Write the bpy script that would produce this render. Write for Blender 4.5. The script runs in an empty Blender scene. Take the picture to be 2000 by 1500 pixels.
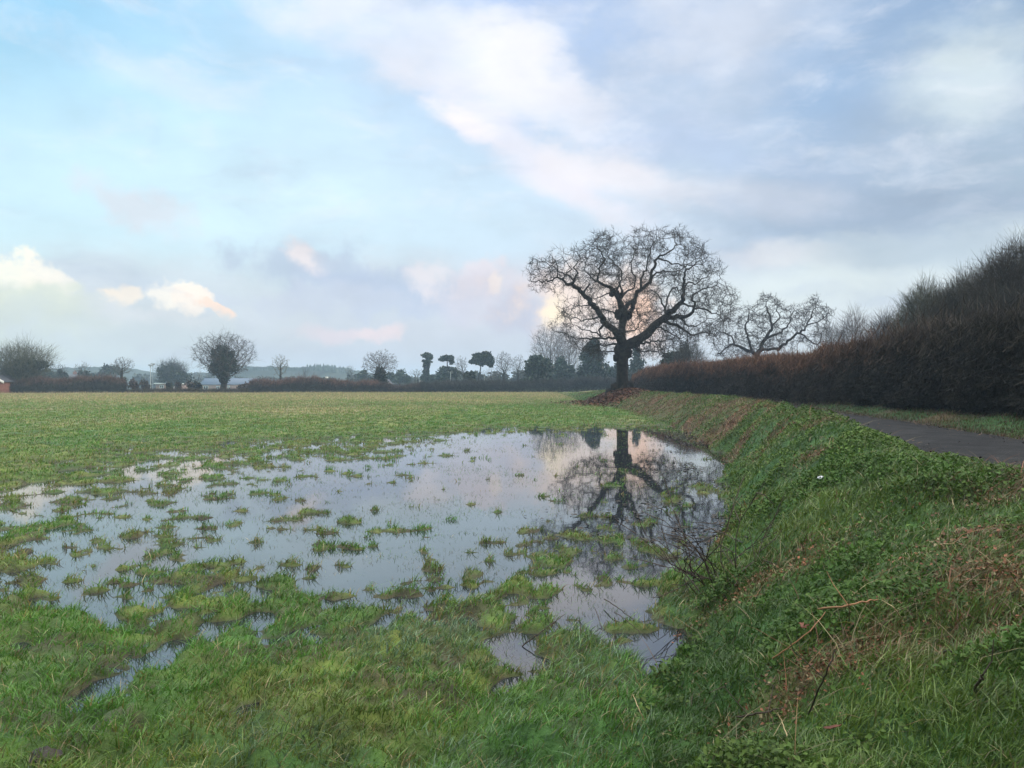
import bpy, math, random, time
import numpy as np
from mathutils import Vector
T0 = time.time()
rng = np.random.default_rng(11)
random.seed(11)
scene = bpy.context.scene
COL = scene.collection
F, CH = 1555.0, 1.6          # focal length in photo pixels, eye height in metres

# ------------------------------------------------------------------ helpers
def s2l(c):
    c = np.asarray(c, float) / 255.0
    return np.where(c <= 0.04045, c / 12.92, ((c + 0.055) / 1.055) ** 2.4)

def make_mesh(name, V, faces, mat, parent=None, col=None, smooth=False, matidx=None, mats=None):
    """faces: list of int arrays (n,k)"""
    me = bpy.data.meshes.new(name)
    V = np.asarray(V, np.float32)
    me.vertices.add(len(V)); me.vertices.foreach_set('co', V.ravel())
    faces = [np.asarray(f, np.int32) for f in faces if len(f)]
    nl = sum(f.size for f in faces); nf = sum(len(f) for f in faces)
    me.loops.add(nl); me.polygons.add(nf)
    me.loops.foreach_set('vertex_index', np.concatenate([f.ravel() for f in faces]))
    tot = np.concatenate([np.full(len(f), f.shape[1], np.int32) for f in faces])
    st = np.concatenate([[0], np.cumsum(tot)[:-1]]).astype(np.int32)
    me.polygons.foreach_set('loop_start', st)
    if smooth: me.polygons.foreach_set('use_smooth', np.ones(nf, bool))
    if col is not None:
        a = me.color_attributes.new('Col', 'FLOAT_COLOR', 'POINT')
        c = np.ones((len(V), 4), np.float32); c[:, :3] = col
        a.data.foreach_set('color', c.ravel())
    me.update(calc_edges=True)
    if mats:
        for m in mats: me.materials.append(m)
        me.polygons.foreach_set('material_index', np.asarray(matidx, np.int32))
    else: me.materials.append(mat)
    o = bpy.data.objects.new(name, me); COL.objects.link(o)
    if parent: o.parent = parent
    return o

def tag(o, label=None, cat=None, group=None, kind=None):
    if label: o['label'] = label
    if cat: o['category'] = cat
    if group: o['group'] = group
    if kind: o['kind'] = kind
    return o

def empty(name, label, cat, group=None):
    o = bpy.data.objects.new(name, None); COL.objects.link(o)
    o.empty_display_size = .3
    return tag(o, label, cat, group)

def hash2(ix, iy, s):
    h = (ix.astype(np.int64) * 374761393 + iy.astype(np.int64) * 668265263 + s * 2147483647) & 0xffffffff
    h = ((h ^ (h >> 13)) * 1274126177) & 0xffffffff
    h = h ^ (h >> 16)
    return (h & 0xffff) / 65535.0
def vnoise(x, y, s=0):
    ix = np.floor(x); iy = np.floor(y); fx = x - ix; fy = y - iy
    fx = fx * fx * (3 - 2 * fx); fy = fy * fy * (3 - 2 * fy)
    a = hash2(ix, iy, s); b = hash2(ix + 1, iy, s); c = hash2(ix, iy + 1, s); d = hash2(ix + 1, iy + 1, s)
    return (a * (1 - fx) + b * fx) * (1 - fy) + (c * (1 - fx) + d * fx) * fy
def fbm(x, y, s=0, o=4):
    v = 0; a = .5; t = 0
    for k in range(o):
        ca, sa = math.cos(k * 1.1 + .5), math.sin(k * 1.1 + .5)
        v = v + a * vnoise(x * ca - y * sa, x * sa + y * ca, s + k * 17); t += a; a *= .5; x = x * 2.03; y = y * 2.03
    return v / t * 2 - 1
def sst(a, b, x):
    t = np.clip((x - a) / (b - a), 0, 1); return t * t * (3 - 2 * t)
def P(px, py, D, dy=0.0):
    d = D + dy
    return np.array([(px - 1000) / F * d, d, CH + (750 - py) / F * D])

# ------------------------------------------------------------------ materials
def new_mat(name):
    m = bpy.data.materials.new(name); m.use_nodes = True
    nt = m.node_tree
    return m, nt, nt.nodes['Principled BSDF']

def mat_attr(name, rough=.6, spec=.4, nscale=3.0, namp=.5, bump=0, bscale=20, transl=0.0):
    m, nt, b = new_mat(name); N = nt.nodes; L = nt.links
    at = N.new('ShaderNodeAttribute'); at.attribute_name = 'Col'
    tc = N.new('ShaderNodeTexCoord')
    no = N.new('ShaderNodeTexNoise'); no.inputs['Scale'].default_value = nscale; no.inputs['Detail'].default_value = 5
    L.new(tc.outputs['Object'], no.inputs['Vector'])
    mr = N.new('ShaderNodeMapRange'); mr.inputs['From Min'].default_value = .3; mr.inputs['From Max'].default_value = .7
    mr.inputs['To Min'].default_value = 1 - namp; mr.inputs['To Max'].default_value = 1 + namp
    L.new(no.outputs['Fac'], mr.inputs['Value'])
    mx = N.new('ShaderNodeVectorMath'); mx.operation = 'SCALE'
    L.new(at.outputs['Color'], mx.inputs[0]); L.new(mr.outputs[0], mx.inputs['Scale'])
    L.new(mx.outputs[0], b.inputs['Base Color'])
    b.inputs['Roughness'].default_value = rough
    b.inputs['Specular IOR Level'].default_value = spec
    if bump:
        n2 = N.new('ShaderNodeTexNoise'); n2.inputs['Scale'].default_value = bscale; n2.inputs['Detail'].default_value = 6
        L.new(tc.outputs['Object'], n2.inputs['Vector'])
        bp = N.new('ShaderNodeBump'); bp.inputs['Strength'].default_value = bump; bp.inputs['Distance'].default_value = .05
        L.new(n2.outputs['Fac'], bp.inputs['Height']); L.new(bp.outputs[0], b.inputs['Normal'])
    if transl:
        tr = N.new('ShaderNodeBsdfTranslucent'); ms = N.new('ShaderNodeMixShader'); ms.inputs[0].default_value = transl
        L.new(mx.outputs[0], tr.inputs['Color'])
        L.new(b.outputs[0], ms.inputs[1]); L.new(tr.outputs[0], ms.inputs[2])
        L.new(ms.outputs[0], N['Material Output'].inputs['Surface'])
    return m

def mat_noise(name, c1, c2, scale=2, rough=.8, bump=0, bscale=30, spec=.3, c3=None):
    m, nt, b = new_mat(name); N = nt.nodes; L = nt.links
    tc = N.new('ShaderNodeTexCoord')
    no = N.new('ShaderNodeTexNoise'); no.inputs['Scale'].default_value = scale; no.inputs['Detail'].default_value = 8
    no.inputs['Roughness'].default_value = .65
    L.new(tc.outputs['Object'], no.inputs['Vector'])
    r = N.new('ShaderNodeValToRGB'); r.color_ramp.elements[0].position = .35; r.color_ramp.elements[1].position = .65
    r.color_ramp.elements[0].color = (*c1, 1); r.color_ramp.elements[1].color = (*c2, 1)
    if c3:
        e = r.color_ramp.elements.new(.8); e.color = (*c3, 1)
    L.new(no.outputs['Fac'], r.inputs[0]); L.new(r.outputs[0], b.inputs['Base Color'])
    b.inputs['Roughness'].default_value = rough; b.inputs['Specular IOR Level'].default_value = spec
    if bump:
        n2 = N.new('ShaderNodeTexNoise'); n2.inputs['Scale'].default_value = bscale; n2.inputs['Detail'].default_value = 6
        L.new(tc.outputs['Object'], n2.inputs['Vector'])
        bp = N.new('ShaderNodeBump'); bp.inputs['Strength'].default_value = bump; bp.inputs['Distance'].default_value = .02
        L.new(n2.outputs['Fac'], bp.inputs['Height']); L.new(bp.outputs[0], b.inputs['Normal'])
    return m

M_ground = mat_attr('ground_soil_grass', .75, .3, 6, .45, .6, 25)
M_grass = mat_attr('grass_blades', .36, .5, 1.3, .3, transl=.25)
M_leaf = mat_attr('ground_leaves', .6, .22, 2.0, .3, transl=.2)
M_litter = mat_attr('fallen_leaf_litter', .6, .3, 3, .4)
M_ever = mat_attr('evergreen_foliage', .5, .3, 1.2, .35)
M_twig = mat_attr('twigs', .8, .2, 2, .3)
M_bark = mat_noise('rough_bark', (.012, .009, .006), (.042, .032, .022), 3, .95, .9, 14, .1, (.04, .045, .02))
M_asphalt = mat_noise('worn_wet_asphalt', (.018, .0175, .018), (.038, .037, .037), 2.2, .88, .9, 60, .12, (.045, .032, .022))
M_brick = mat_noise('pale_brick', (.28, .17, .13), (.36, .24, .19), 3, .85)
M_redbrick = mat_noise('red_brick', (.20, .08, .05), (.28, .12, .08), 3, .85)
M_slate = mat_noise('slate_roof', (.06, .085, .13), (.10, .13, .18), 2, .5)
M_darkroof = mat_noise('dark_roof_tiles', (.05, .05, .06), (.09, .09, .10), 2, .7)
M_white = mat_noise('white_paint', (.70, .70, .68), (.82, .82, .80), 2, .5)
M_grey = mat_noise('galvanised_metal', (.30, .31, .32), (.42, .43, .44), 4, .5)
M_glass = mat_noise('dark_window_glass', (.03, .035, .04), (.05, .055, .06), 2, .1, spec=.6)
M_hill = mat_noise('wooded_hill', (.018, .028, .018), (.035, .045, .03), .03, .95)
M_litterwhite = mat_noise('crumpled_paper', (.55, .55, .58), (.75, .75, .76), 30, .6)
M_cane_o = mat_noise('orange_brown_cane', (.22, .09, .04), (.34, .17, .08), 9, .55)
M_cane_d = mat_noise('dark_dead_cane', (.025, .016, .012), (.07, .045, .03), 9, .6)
M_cane_s = mat_noise('straw_stalk', (.30, .21, .10), (.45, .34, .18), 9, .6)
M_leafred = mat_noise('red_brown_leaf', (.11, .03, .016), (.17, .055, .028), 20, .5)
M_leafyel = mat_noise('yellow_green_leaf', (.12, .14, .02), (.16, .17, .03), 20, .9)

# ------------------------------------------------------------------ ground shape
def toeX(Y):   return np.interp(Y, [-30, 0, 3.3, 6.2, 8.6, 12.5, 16.6, 22, 28, 45, 60, 80, 115], [-.2, .1, .55, 1.5, 2.4, 3.4, 4.45, 5.3, 6.0, 6.4, 5.6, 5.6, 6])
def crestX(Y): return np.interp(Y, [-30, 3, 5.2, 8.55, 13.8, 21.4, 34, 58, 80, 115], [3.2, 3.25, 3.3, 3.85, 5.3, 6.9, 8.8, 9.0, 8.2, 8])
def roadL(Y):  return np.interp(Y, [-30, 4, 9, 14, 21, 25, 34, 58, 80, 120, 200], [4.6, 4.7, 5.2, 6.1, 7.6, 8.3, 9.7, 10.4, 9.7, 6, -4])
def roadR(Y):  return roadL(Y) + np.interp(Y, [0, 20, 30, 60], [3.0, 2.8, 2.55, 2.4])
def hedgeX(Y): return np.interp(Y, [-30, 5, 10, 17, 28, 45, 70, 90], [9.6, 9.8, 10.2, 11.3, 12.6, 13.4, 13.1, 12.8])
WY = [820, 838, 860, 890, 920, 960, 1000, 1040, 1080, 1120, 1160, 1200, 1260, 1500]
WX = [0, 100, 200, 300, 400, 500, 600, 700, 800, 900, 1000, 1100, 1200, 1300, 1400, 1500]
WT = np.array([
 [-1.6]*16,
 [-1.4,-1.4,-1.4,-1.2,-1.2,-1.2,-1.2,-1.1,-1,-.2,.3,.5,.8,.8,-.6,-1.6],
 [-1.1,-.8,-.5,-.3,-.1,.0,-.2,-.1,.4,1,1.3,1.3,1.3,1.3,.9,-1.6],
 [-1.1,-.5,-.15,-.1,.05,.2,.3,.2,.55,1,1.3,1.4,1.3,1.3,1.3,-.5],
 [-1,-.4,.05,.15,.3,.4,.5,.6,.85,1.2,1.3,1.4,1,1.1,1.1,-.8],
 [-.3,.1,.3,.4,.5,.6,.7,.8,.95,1.2,1.3,1.2,.8,.9,.6,-1.2],
 [.1,.25,.35,.4,.5,.5,.5,.55,.8,1,1.1,.8,.5,.6,.4,-1],
 [.2,.35,.4,.45,.45,.5,.5,.5,.65,.9,.8,.4,.5,.6,.7,-.3],
 [.3,.4,.4,.4,.5,.5,.6,.6,.7,.7,.6,.35,.4,.6,.6,-1],
 [.2,.35,.35,.3,.35,.4,.5,.6,.5,.35,.25,.1,.3,.5,.3,-1.2],
 [.0,.2,.25,.2,.2,.3,.4,.35,.1,.2,.05,-.05,.1,.0,-.8,-1.5],
 [-.3,-.1,.1,-.05,-.1,.1,.15,-.1,-.4,-.4,-.35,.0,-.1,-.6,-1,-1.5],
 [-.9,-.7,-.5,-.6,-.7,-.6,-.5,-.8,-1,-.8,-.1,-.6,-.5,-.1,-1,-1.5],
 [-1.4]*16])
ISL = [(870,890,30),(690,888,34),(770,882,30),(512,937,20),(690,1020,30),(530,1033,22),(1110,1046,32),(1020,1080,22),(845,1112,42),
       (920,985,17),(972,1000,15),(765,943,16),(733,996,22),(1340,1028,22),(1230,1108,30),(382,980,10),(300,1085,40),(500,1060,30),
       (150,985,34),(325,1030,40),(600,1002,30),(895,940,12),(1218,938,14),(1180,980,20),(240,1010,30),(410,1130,50),(985,850,14),(645,920,22)]
def wetness(X, Y):
    Yc = np.maximum(Y, 1.5)
    px = np.clip(1000 + F * X / Yc, 0, 1500); py = np.clip(750 + F * CH / Yc, 820, 1500)
    # bilinear in the table
    iy = np.clip(np.searchsorted(WY, py, side='right') - 1, 0, len(WY) - 2); wy = np.array(WY, float)
    fy = (py - wy[iy]) / (wy[iy + 1] - wy[iy]); ix = np.clip((px // 100).astype(int), 0, 14); fx = px / 100 - ix
    w = (WT[iy, ix] * (1 - fx) + WT[iy, ix + 1] * fx) * (1 - fy) + (WT[iy + 1, ix] * (1 - fx) + WT[iy + 1, ix + 1] * fx) * fy
    w = np.where(Y < 1.5, -1.4, w); w = np.where(Y > 36, -1.6, w)
    # wheel rut
    a = np.array([-2.22, 3.92]); b = np.array([-1.95, 5.1]); d = b - a
    t = np.clip(((X - a[0]) * d[0] + (Y - a[1]) * d[1]) / (d @ d), 0, 1.15)
    dist = np.hypot(X - a[0] - t * d[0], Y - a[1] - t * d[1])
    w = w + 2.7 * np.exp(-((dist + .06 * fbm(X * 7, Y * 7, 88, 2)) / .095) ** 2)
    for (qx, qy, r) in ((980, 1270, .14), (1300, 1285, .24), (1150, 1190, .25), (1215, 1165, .25)):
        D = F * CH / (qy - 750); cx = (qx - 1000) / F * D
        w = w + 1.6 * np.exp(-(((X - cx) ** 2 + ((Y - D) * .8) ** 2) / r ** 2))
    return w
def H(X, Y, detail=True):
    X = np.asarray(X, float); Y = np.asarray(Y, float)
    n1 = fbm(X * 1.15, Y * 1.15, 3, 4)
    w = wetness(X, Y)
    nr_ = sst(10, 6, Y); n2 = np.clip(fbm(X * 2.9 + 3, Y * 3.1, 3, 2) * 1.9 * (1 - nr_ * .75) + fbm(X * 6.2 + 3, Y * 6.2, 23, 2) * 1.9 * nr_ + fbm(X * .9, Y * .9, 41, 2) * .35, -1.2, 1.5)
    field = -.052 * w + .042 * n2 + .034 * fbm(X * 7, Y * 7, 9, 2)
    far = .36 * sst(32, 100, Y)
    for (qx, qy, r) in ISL:
        D = F * CH / (qy - 750); cx = (qx - 1000) / F * D; rr = r * .62 / F * D
        field = np.maximum(field, .05 * np.exp(-(((X - cx) / rr) ** 2 + ((Y - D) / (rr * .9)) ** 2)) - .02 + .012 * n1)
    field = field * (1 - .5 * sst(40, 90, Y)) + far
    field = field - .46 * sst(118, 170, Y) - 1.1 * sst(40, 90, -X) * sst(140, 235, Y)
    tx, cx, rl, rr_, hx = toeX(Y) + .35 * fbm(X * 1.3, Y * .9, 91, 3), crestX(Y), roadL(Y), roadR(Y), hedgeX(Y)
    fade = sst(95, 62, Y)
    cz = (1.05 - .55 * (1 - fade)) - .13 * sst(13, 7, Y) ; rz = .6 - .2 * (1 - fade)
    rz = rz - .35 * sst(110, 160, Y); cz = np.where(Y > 110, rz, cz)
    lump = .13 * fbm(X * 2.2, Y * 2.2, 21, 3) + .05 * fbm(X * .5, Y * .5, 5, 2)
    up = field + (cz - far - .03 - .05) * np.sin(np.clip((X - tx) / (cx - tx), 0, 1) * math.pi / 2) ** 1.25 + lump * sst(0, .4, (X - tx))
    # flatten field noise on the bank
    k = sst(0, .35, (X - tx) / (cx - tx)); up = up * (1 - k) + k * (far * .6 * (1 - np.clip((X - tx) / (cx - tx), 0, 1)) + .02 + (cz - .02) * np.sin(np.clip((X - tx) / (cx - tx), 0, 1) * math.pi / 2) ** 1.1 + lump)
    down = cz + lump * .7 + (rz - cz - lump * .7) * sst(0, 1, (X - cx) / (rl - cx))
    verge = rz + (.28 + .5 * lump) * sst(0, .9, (X - rr_) / np.maximum(hx - rr_, .3))
    beyond = rz + .26 - .5 * sst(20, 60, X)
    z = np.where(X < tx, field, np.where(X < cx, up, np.where(X < rl, down, np.where(X < rr_, rz - .035, np.where(X < hx, verge, beyond)))))
    # leaf mound at the foot of the oak
    z = z + .22 * np.exp(-(((X - 7.3) / 1.7) ** 2 + ((Y - 57.5) / 3.0) ** 2)) * (X < rl)
    return z

# ------------------------------------------------------------------ colours on the ground
GREEN = np.array([.085, .200, .028]); OLIVE = np.array([.150, .190, .034]); STRAW = np.array([.42, .34, .17])
BROWN = np.array([.13, .07, .032]); MUD = np.array([.045, .034, .022]); RUST = np.array([.20, .075, .035]); DKGREEN = np.array([.042, .105, .020])
BRPATCH = [(7.0, 56.5, 2.4, 4.0, 1.2), (7.1, 36, 1.2, 6, .7), (6.6, 25.5, .9, 3.0, .8), (7.4, 47, 1.2, 6, .6), (2.95, 4.95, .3, .3, .25), (2.55, 4.25, .35, .3, .25), (4.4, 11.5, .3, .4, .7),
           (2.4, 4.1, .5, .18, .3), (2.15, 3.6, .4, .22, .8), (1.35, 3.35, .35, .15, .8), (2.3, 3.1, .6, .2, .7), (4.9, 17, .4, .8, .7), (3.6, 9.2, .22, .3, .7), (1.7, 5.2, .5, .3, .5), (5.5, 20, .4, 1, .7)]
def brownness(X, Y):
    b = .8 * sst(.02, .45, fbm(X * .9 + 31, Y * .9, 44, 4))
    for cx, cy, rx, ry, a in BRPATCH:
        b = b + a * np.exp(-(((X - cx) / rx) ** 2 + ((Y - cy) / ry) ** 2))
    return np.clip(b, 0, 1)
def strawness(X, Y):
    s = .12 + .75 * sst(38, 80, Y) - .1 * sst(-8, 12, X * 30 / np.maximum(Y, 5))
    s = s + .35 * np.exp(-((Y - 41) / 8) ** 2) * sst(-1, -5, X) * sst(-22, -14, X)
    s = s + .5 * fbm(X * .22, Y * .13, 71, 3)
    return np.clip(s, 0, .95)
def mix(a, b, t): return a * (1 - t[:, None]) + b * t[:, None]

# ------------------------------------------------------------------ terrain mesh (one sheet to the horizon)
R = [0.0] + list(.6 * 1.0125 ** np.arange(0, 447)) ; R = np.array(R); R = R[R < 150]
R = np.concatenate([R, 150 * 1.08 ** np.arange(0, 25)])
A = np.concatenate([np.arange(-180, -52, 4), np.arange(-52, -38, 1.0), np.arange(-38, 40, .16), np.arange(40, 56, 1.0), np.arange(56, 180, 4)]) * math.pi / 180
RR, AA = np.meshgrid(R[1:], A, indexing='ij')
X = (RR * np.sin(AA)).ravel(); Y = (RR * np.cos(AA)).ravel()
Z = H(X, Y)
nr, na = RR.shape
V = np.stack([X, Y, Z], 1); V = np.vstack([V, [[0, 0, float(H(np.array([0.]), np.array([0.]))[0])]]])
i, j = np.meshgrid(np.arange(nr - 1), np.arange(na), indexing='ij'); jn = (j + 1) % na
quads = np.stack([(i * na + j), (i * na + jn), ((i + 1) * na + jn), ((i + 1) * na + j)], -1).reshape(-1, 4)
tri = np.stack([np.full(na, nr * na), (np.arange(na) + 1) % na, np.arange(na)], 1)
Xv, Yv, Zv = V[:, 0], V[:, 1], V[:, 2]
c = mix(np.tile(DKGREEN, (len(V), 1)), OLIVE[None] * .8, np.clip(.5 + fbm(Xv * 1.3, Yv * 1.3, 8, 3), 0, 1))
th_ = sst(-.2, .5, fbm(Xv * 3.1, Yv * 3.1, 14, 3)) * .8 * sst(26, 10, Yv); c = mix(c, MUD[None] * 1.2, th_)
c = mix(c, STRAW[None] * .75, strawness(Xv, Yv) * sst(12, 40, Yv))
onbank = (Xv > toeX(Yv) - .2) & (Yv < 95)
c = np.where(onbank[:, None], mix(np.tile(DKGREEN * .8, (len(V), 1)), BROWN[None] * .8, brownness(Xv, Yv)), c)
muddy = np.clip(sst(.03, -.01, Zv) * (Yv < 40) * (Xv < toeX(Yv) + .5), 0, 1)
c = mix(c, MUD[None], muddy)
c = np.where(((Xv > roadL(Yv) - .25) & (Xv < roadR(Yv) + .3) & (Yv < 200))[:, None], MUD[None], c)
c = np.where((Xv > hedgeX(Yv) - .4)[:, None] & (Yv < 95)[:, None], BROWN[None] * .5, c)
farm = sst(118, 130, Yv); c = mix(c, OLIVE[None] * .8, farm)
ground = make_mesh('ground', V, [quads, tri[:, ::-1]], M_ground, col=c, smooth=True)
tag(ground, 'wet winter field and grassy bank', None, kind='structure')

# ------------------------------------------------------------------ road
ys = np.concatenate([np.arange(-12, 40, .35), np.arange(40, 120, 1.5)])
rows = []
for f in np.linspace(0, 1, 9):
    wob = .12 * fbm(ys * .8, ys * 0 + f * 9, 90, 3) if f in (0, 1) else 0
    xr = roadL(ys) + (roadR(ys) - roadL(ys)) * f + wob
    fade = sst(95, 62, ys); rz = .6 - .2 * (1 - fade); rz = rz - .35 * sst(110, 160, ys)
    rows.append(np.stack([xr, ys, rz + .012 + .05 * math.sin(f * math.pi) + .006 * fbm(ys * 2, ys * 0 + f * 5, 31, 2)], 1))
V = np.concatenate(rows); n = len(ys)
q = np.array([[a * n + b, (a + 1) * n + b, (a + 1) * n + b + 1, a * n + b + 1] for a in range(8) for b in range(n - 1)])
road = make_mesh('road', V, [q], M_asphalt, smooth=True); tag(road, 'narrow grey country lane curving behind the bank', None, kind='structure')

# ------------------------------------------------------------------ water
m, nt, b = new_mat('flood_water'); N = nt.nodes; L = nt.links
b.inputs['Base Color'].default_value = (.018, .020, .024, 1); b.inputs['Roughness'].default_value = .025
b.inputs['IOR'].default_value = 1.6; b.inputs['Specular IOR Level'].default_value = .85
tc = N.new('ShaderNodeTexCoord'); mp = N.new('ShaderNodeMapping'); mp.inputs['Scale'].default_value = (1, .6, 1)
no = N.new('ShaderNodeTexNoise'); no.inputs['Scale'].default_value = 4; no.inputs['Detail'].default_value = 3
bp = N.new('ShaderNodeBump'); bp.inputs['Strength'].default_value = .05; bp.inputs['Distance'].default_value = .012
L.new(tc.outputs['Object'], mp.inputs[0]); L.new(mp.outputs[0], no.inputs['Vector']); L.new(no.outputs['Fac'], bp.inputs['Height']); L.new(bp.outputs[0], b.inputs['Normal'])
M_water = m
g = np.array([[-40, 1.5, 0], [7.5, 1.5, 0], [7.5, 40, 0], [-40, 40, 0]], float)
water = make_mesh('water', g, [np.array([[0, 1, 2, 3]])], M_water); tag(water, 'shallow flood water lying in the grass', None, kind='structure')

# ------------------------------------------------------------------ grass blades
def blades(name, X, Y, Zr, Ln, Wd, colr, mat, label, lean=.5, tipc=None, segs=2):
    n = len(X)
    az = rng.uniform(0, 2 * math.pi, n); la = rng.normal(-.6, 1.3, n)
    ld = np.stack([np.cos(la), np.sin(la)], 1)          # lean direction
    sd = np.stack([np.cos(az), np.sin(az)], 1) * (Wd[:, None] / 2)
    le = np.abs(rng.normal(lean, .3, n))
    P0 = np.stack([X, Y, Zr - .01], 1)
    def pt(t):
        hor = le * t ** 1.7 * Ln; ver = Ln * t * (1 - .35 * np.clip(le, 0, 1.8) * t * .8)
        q = P0.copy(); q[:, :2] += ld * hor[:, None]; q[:, 2] += ver; return q
    ts = [0, .5] if segs == 1 else [0, .35, .7]
    ws = [1, .85] if segs == 1 else [.8, 1, .65]
    vs = []
    for t, w in zip(ts, ws):
        q = pt(t); a = q.copy(); a[:, :2] -= sd * w; bb = q.copy(); bb[:, :2] += sd * w; vs += [a, bb]
    vs.append(pt(1.0)); k = len(vs)
    V = np.stack(vs, 1).reshape(-1, 3); base = np.arange(n)[:, None] * k
    fq = [base + np.array([[2 * s, 2 * s + 1, 2 * s + 3, 2 * s + 2]]) for s in range(len(ts) - 1)]
    ft = base + np.array([[k - 3, k - 2, k - 1]])
    c = np.repeat(colr, k, 0)
    o = make_mesh(name, V, fq + [ft], mat, col=c)
    tag(o, label, 'grass' if 'grass' in name else 'plants', kind='stuff'); return o

NB = 1100000
u = rng.random(NB); D = (u * (math.sqrt(112) - math.sqrt(2.3)) + math.sqrt(2.3)) ** 2
an = np.where(rng.random(NB) < .93, rng.uniform(-36, 36, NB), rng.uniform(-56, 56, NB)) * math.pi / 180
X = D * np.sin(an) ; Y = D * np.cos(an); D = Y
keep = (Y > 2) & (X < hedgeX(Y) + .2)
X, Y, D = X[keep], Y[keep], D[keep]
Z = H(X, Y)
tx, rl, rr_ = toeX(Y), roadL(Y), roadR(Y)
edge = .15 * fbm(X * 3, Y * 3, 77, 2)
inroad = (X > rl - .05 + edge) & (X < rr_ + edge)
bank = (X > tx) & ~inroad
flood_hgt = np.where((Y < 36) & (X < tx + .25), Z, .1)  # ground height relative to the flood water, constant away from it
pk = np.where(flood_hgt > .004, 1.0, np.where(flood_hgt > -.02, .42, .04 + .3 * sst(.5, .8, vnoise(X * 4.5, Y * 4.5, 8))))
pk = np.where(inroad, 0.0, pk)
tuft = vnoise(X * 7, Y * 7, 5)
bn = brownness(X, Y)
pk = np.where(bank, pk * (1 - .3 * bn) * .95, pk * (.55 + .6 * tuft))
keep = rng.random(len(X)) < pk
X, Y, Z, D, bank, bn, tuft, pk2 = [a[keep] for a in (X, Y, Z, D, bank, bn, tuft, flood_hgt)]
n = len(X)
wet = pk2 < .004
clump = .5 + .5 * fbm(X * 1.6, Y * 1.6, 15, 3)
Ln = (.035 + .075 * clump * rng.random(n) + .03 * tuft) * (1 + .55 * sst(10, 60, D))
Ln = np.where(bank, Ln * (.6 + .9 * clump) + .005, Ln)
Ln = np.where(wet, np.maximum(Ln * .45, -pk2 + rng.uniform(.01, .05, n)), Ln)
Wd = .0042 * (np.maximum(D, 3) / 3) ** .62 * rng.uniform(.6, 1.3, n); Wd = np.where(wet, Wd * .6, Wd)
st = strawness(X, Y)
r = rng.random(n)
pn = fbm(X * .8, Y * .8, 60, 3)
c = mix(np.tile(GREEN, (n, 1)), OLIVE[None], np.clip(.24 + 1.0 * pn + rng.normal(0, .25, n), 0, 1))
gl_ = np.clip(.9 * np.exp(-(((X + .55) / .55) ** 2 + ((Y - 4.9) / .5) ** 2)) + .5 * sst(.15, .5, fbm(X * 1.1 + 9, Y * 1.1, 64, 3)) * sst(9, 5, Y), 0, .9)
c = np.where((rng.random(n) < gl_)[:, None], np.array([[.13, .20, .10]]), c)
isstraw = r < (.05 + .55 * st * sst(5, 45, D) + .06 * (pn > .1))
c = np.where(isstraw[:, None], STRAW[None] * rng.uniform(.5, 1.0, n)[:, None], c)
isbr = (rng.random(n) < .05 + .2 * (wet | (pk2 < .03)) * (pn > -.1)) & ~bank
c = np.where(isbr[:, None], np.array([[.20, .15, .04]]), c)
bg = mix(np.tile(DKGREEN * np.array([1.3, 1.05, .9]), (n, 1)), np.array([[.13, .18, .03]]), np.clip(.30 + 1.2 * pn + rng.normal(0, .2, n), 0, 1))
rb_ = rng.random(n)
bg = np.where((rb_ < .04 + .3 * bn)[:, None], STRAW[None] * .6, bg)
bg = np.where(((rb_ > .5) & (rb_ < .5 + .48 * bn))[:, None], BROWN[None] * 1.2, bg)
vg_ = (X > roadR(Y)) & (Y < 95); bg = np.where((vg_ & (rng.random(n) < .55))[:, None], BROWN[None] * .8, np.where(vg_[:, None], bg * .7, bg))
c = np.where(bank[:, None], bg, c)
c = c * rng.uniform(.55, 1.45, n)[:, None] * (1 + .15 * sst(15, 60, D))[:, None]
nearm = D < 9
for sel, nm, lb in ((~bank & nearm, 'grass', 'wet short grass in the near part of the flooded field'),
                    (~bank & ~nearm, 'grass', 'green and straw coloured grass across the far field'),
                    (bank & (X < roadL(Y)), 'bank_grass', 'long grass over the bank beside the lane'),
                    (bank & (X >= roadL(Y)), 'verge_grass', 'dull grass on the verge below the tall hedge')):
    if sel.sum() == 0: continue
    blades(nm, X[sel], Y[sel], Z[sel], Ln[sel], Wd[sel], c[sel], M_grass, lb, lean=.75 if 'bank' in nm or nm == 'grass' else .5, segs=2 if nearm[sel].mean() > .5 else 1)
print('grass', n, time.time() - T0)

# tall straw stems in the far field
n = 26000
X = rng.uniform(-70, 8, n); Y = rng.uniform(30, 106, n); k = (rng.random(n) < strawness(X, Y) * 1.2) & (X < toeX(Y)) & (np.abs(X) < Y * .68)
X, Y = X[k], Y[k]; n = len(X)
blades('tall_grass', X, Y, H(X, Y), rng.uniform(.15, .42, n), .006 + .00018 * Y, STRAW[None] * rng.uniform(.45, .95, n)[:, None], M_grass, 'bleached seed stems standing over the far grass', lean=.25, segs=1)

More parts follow.
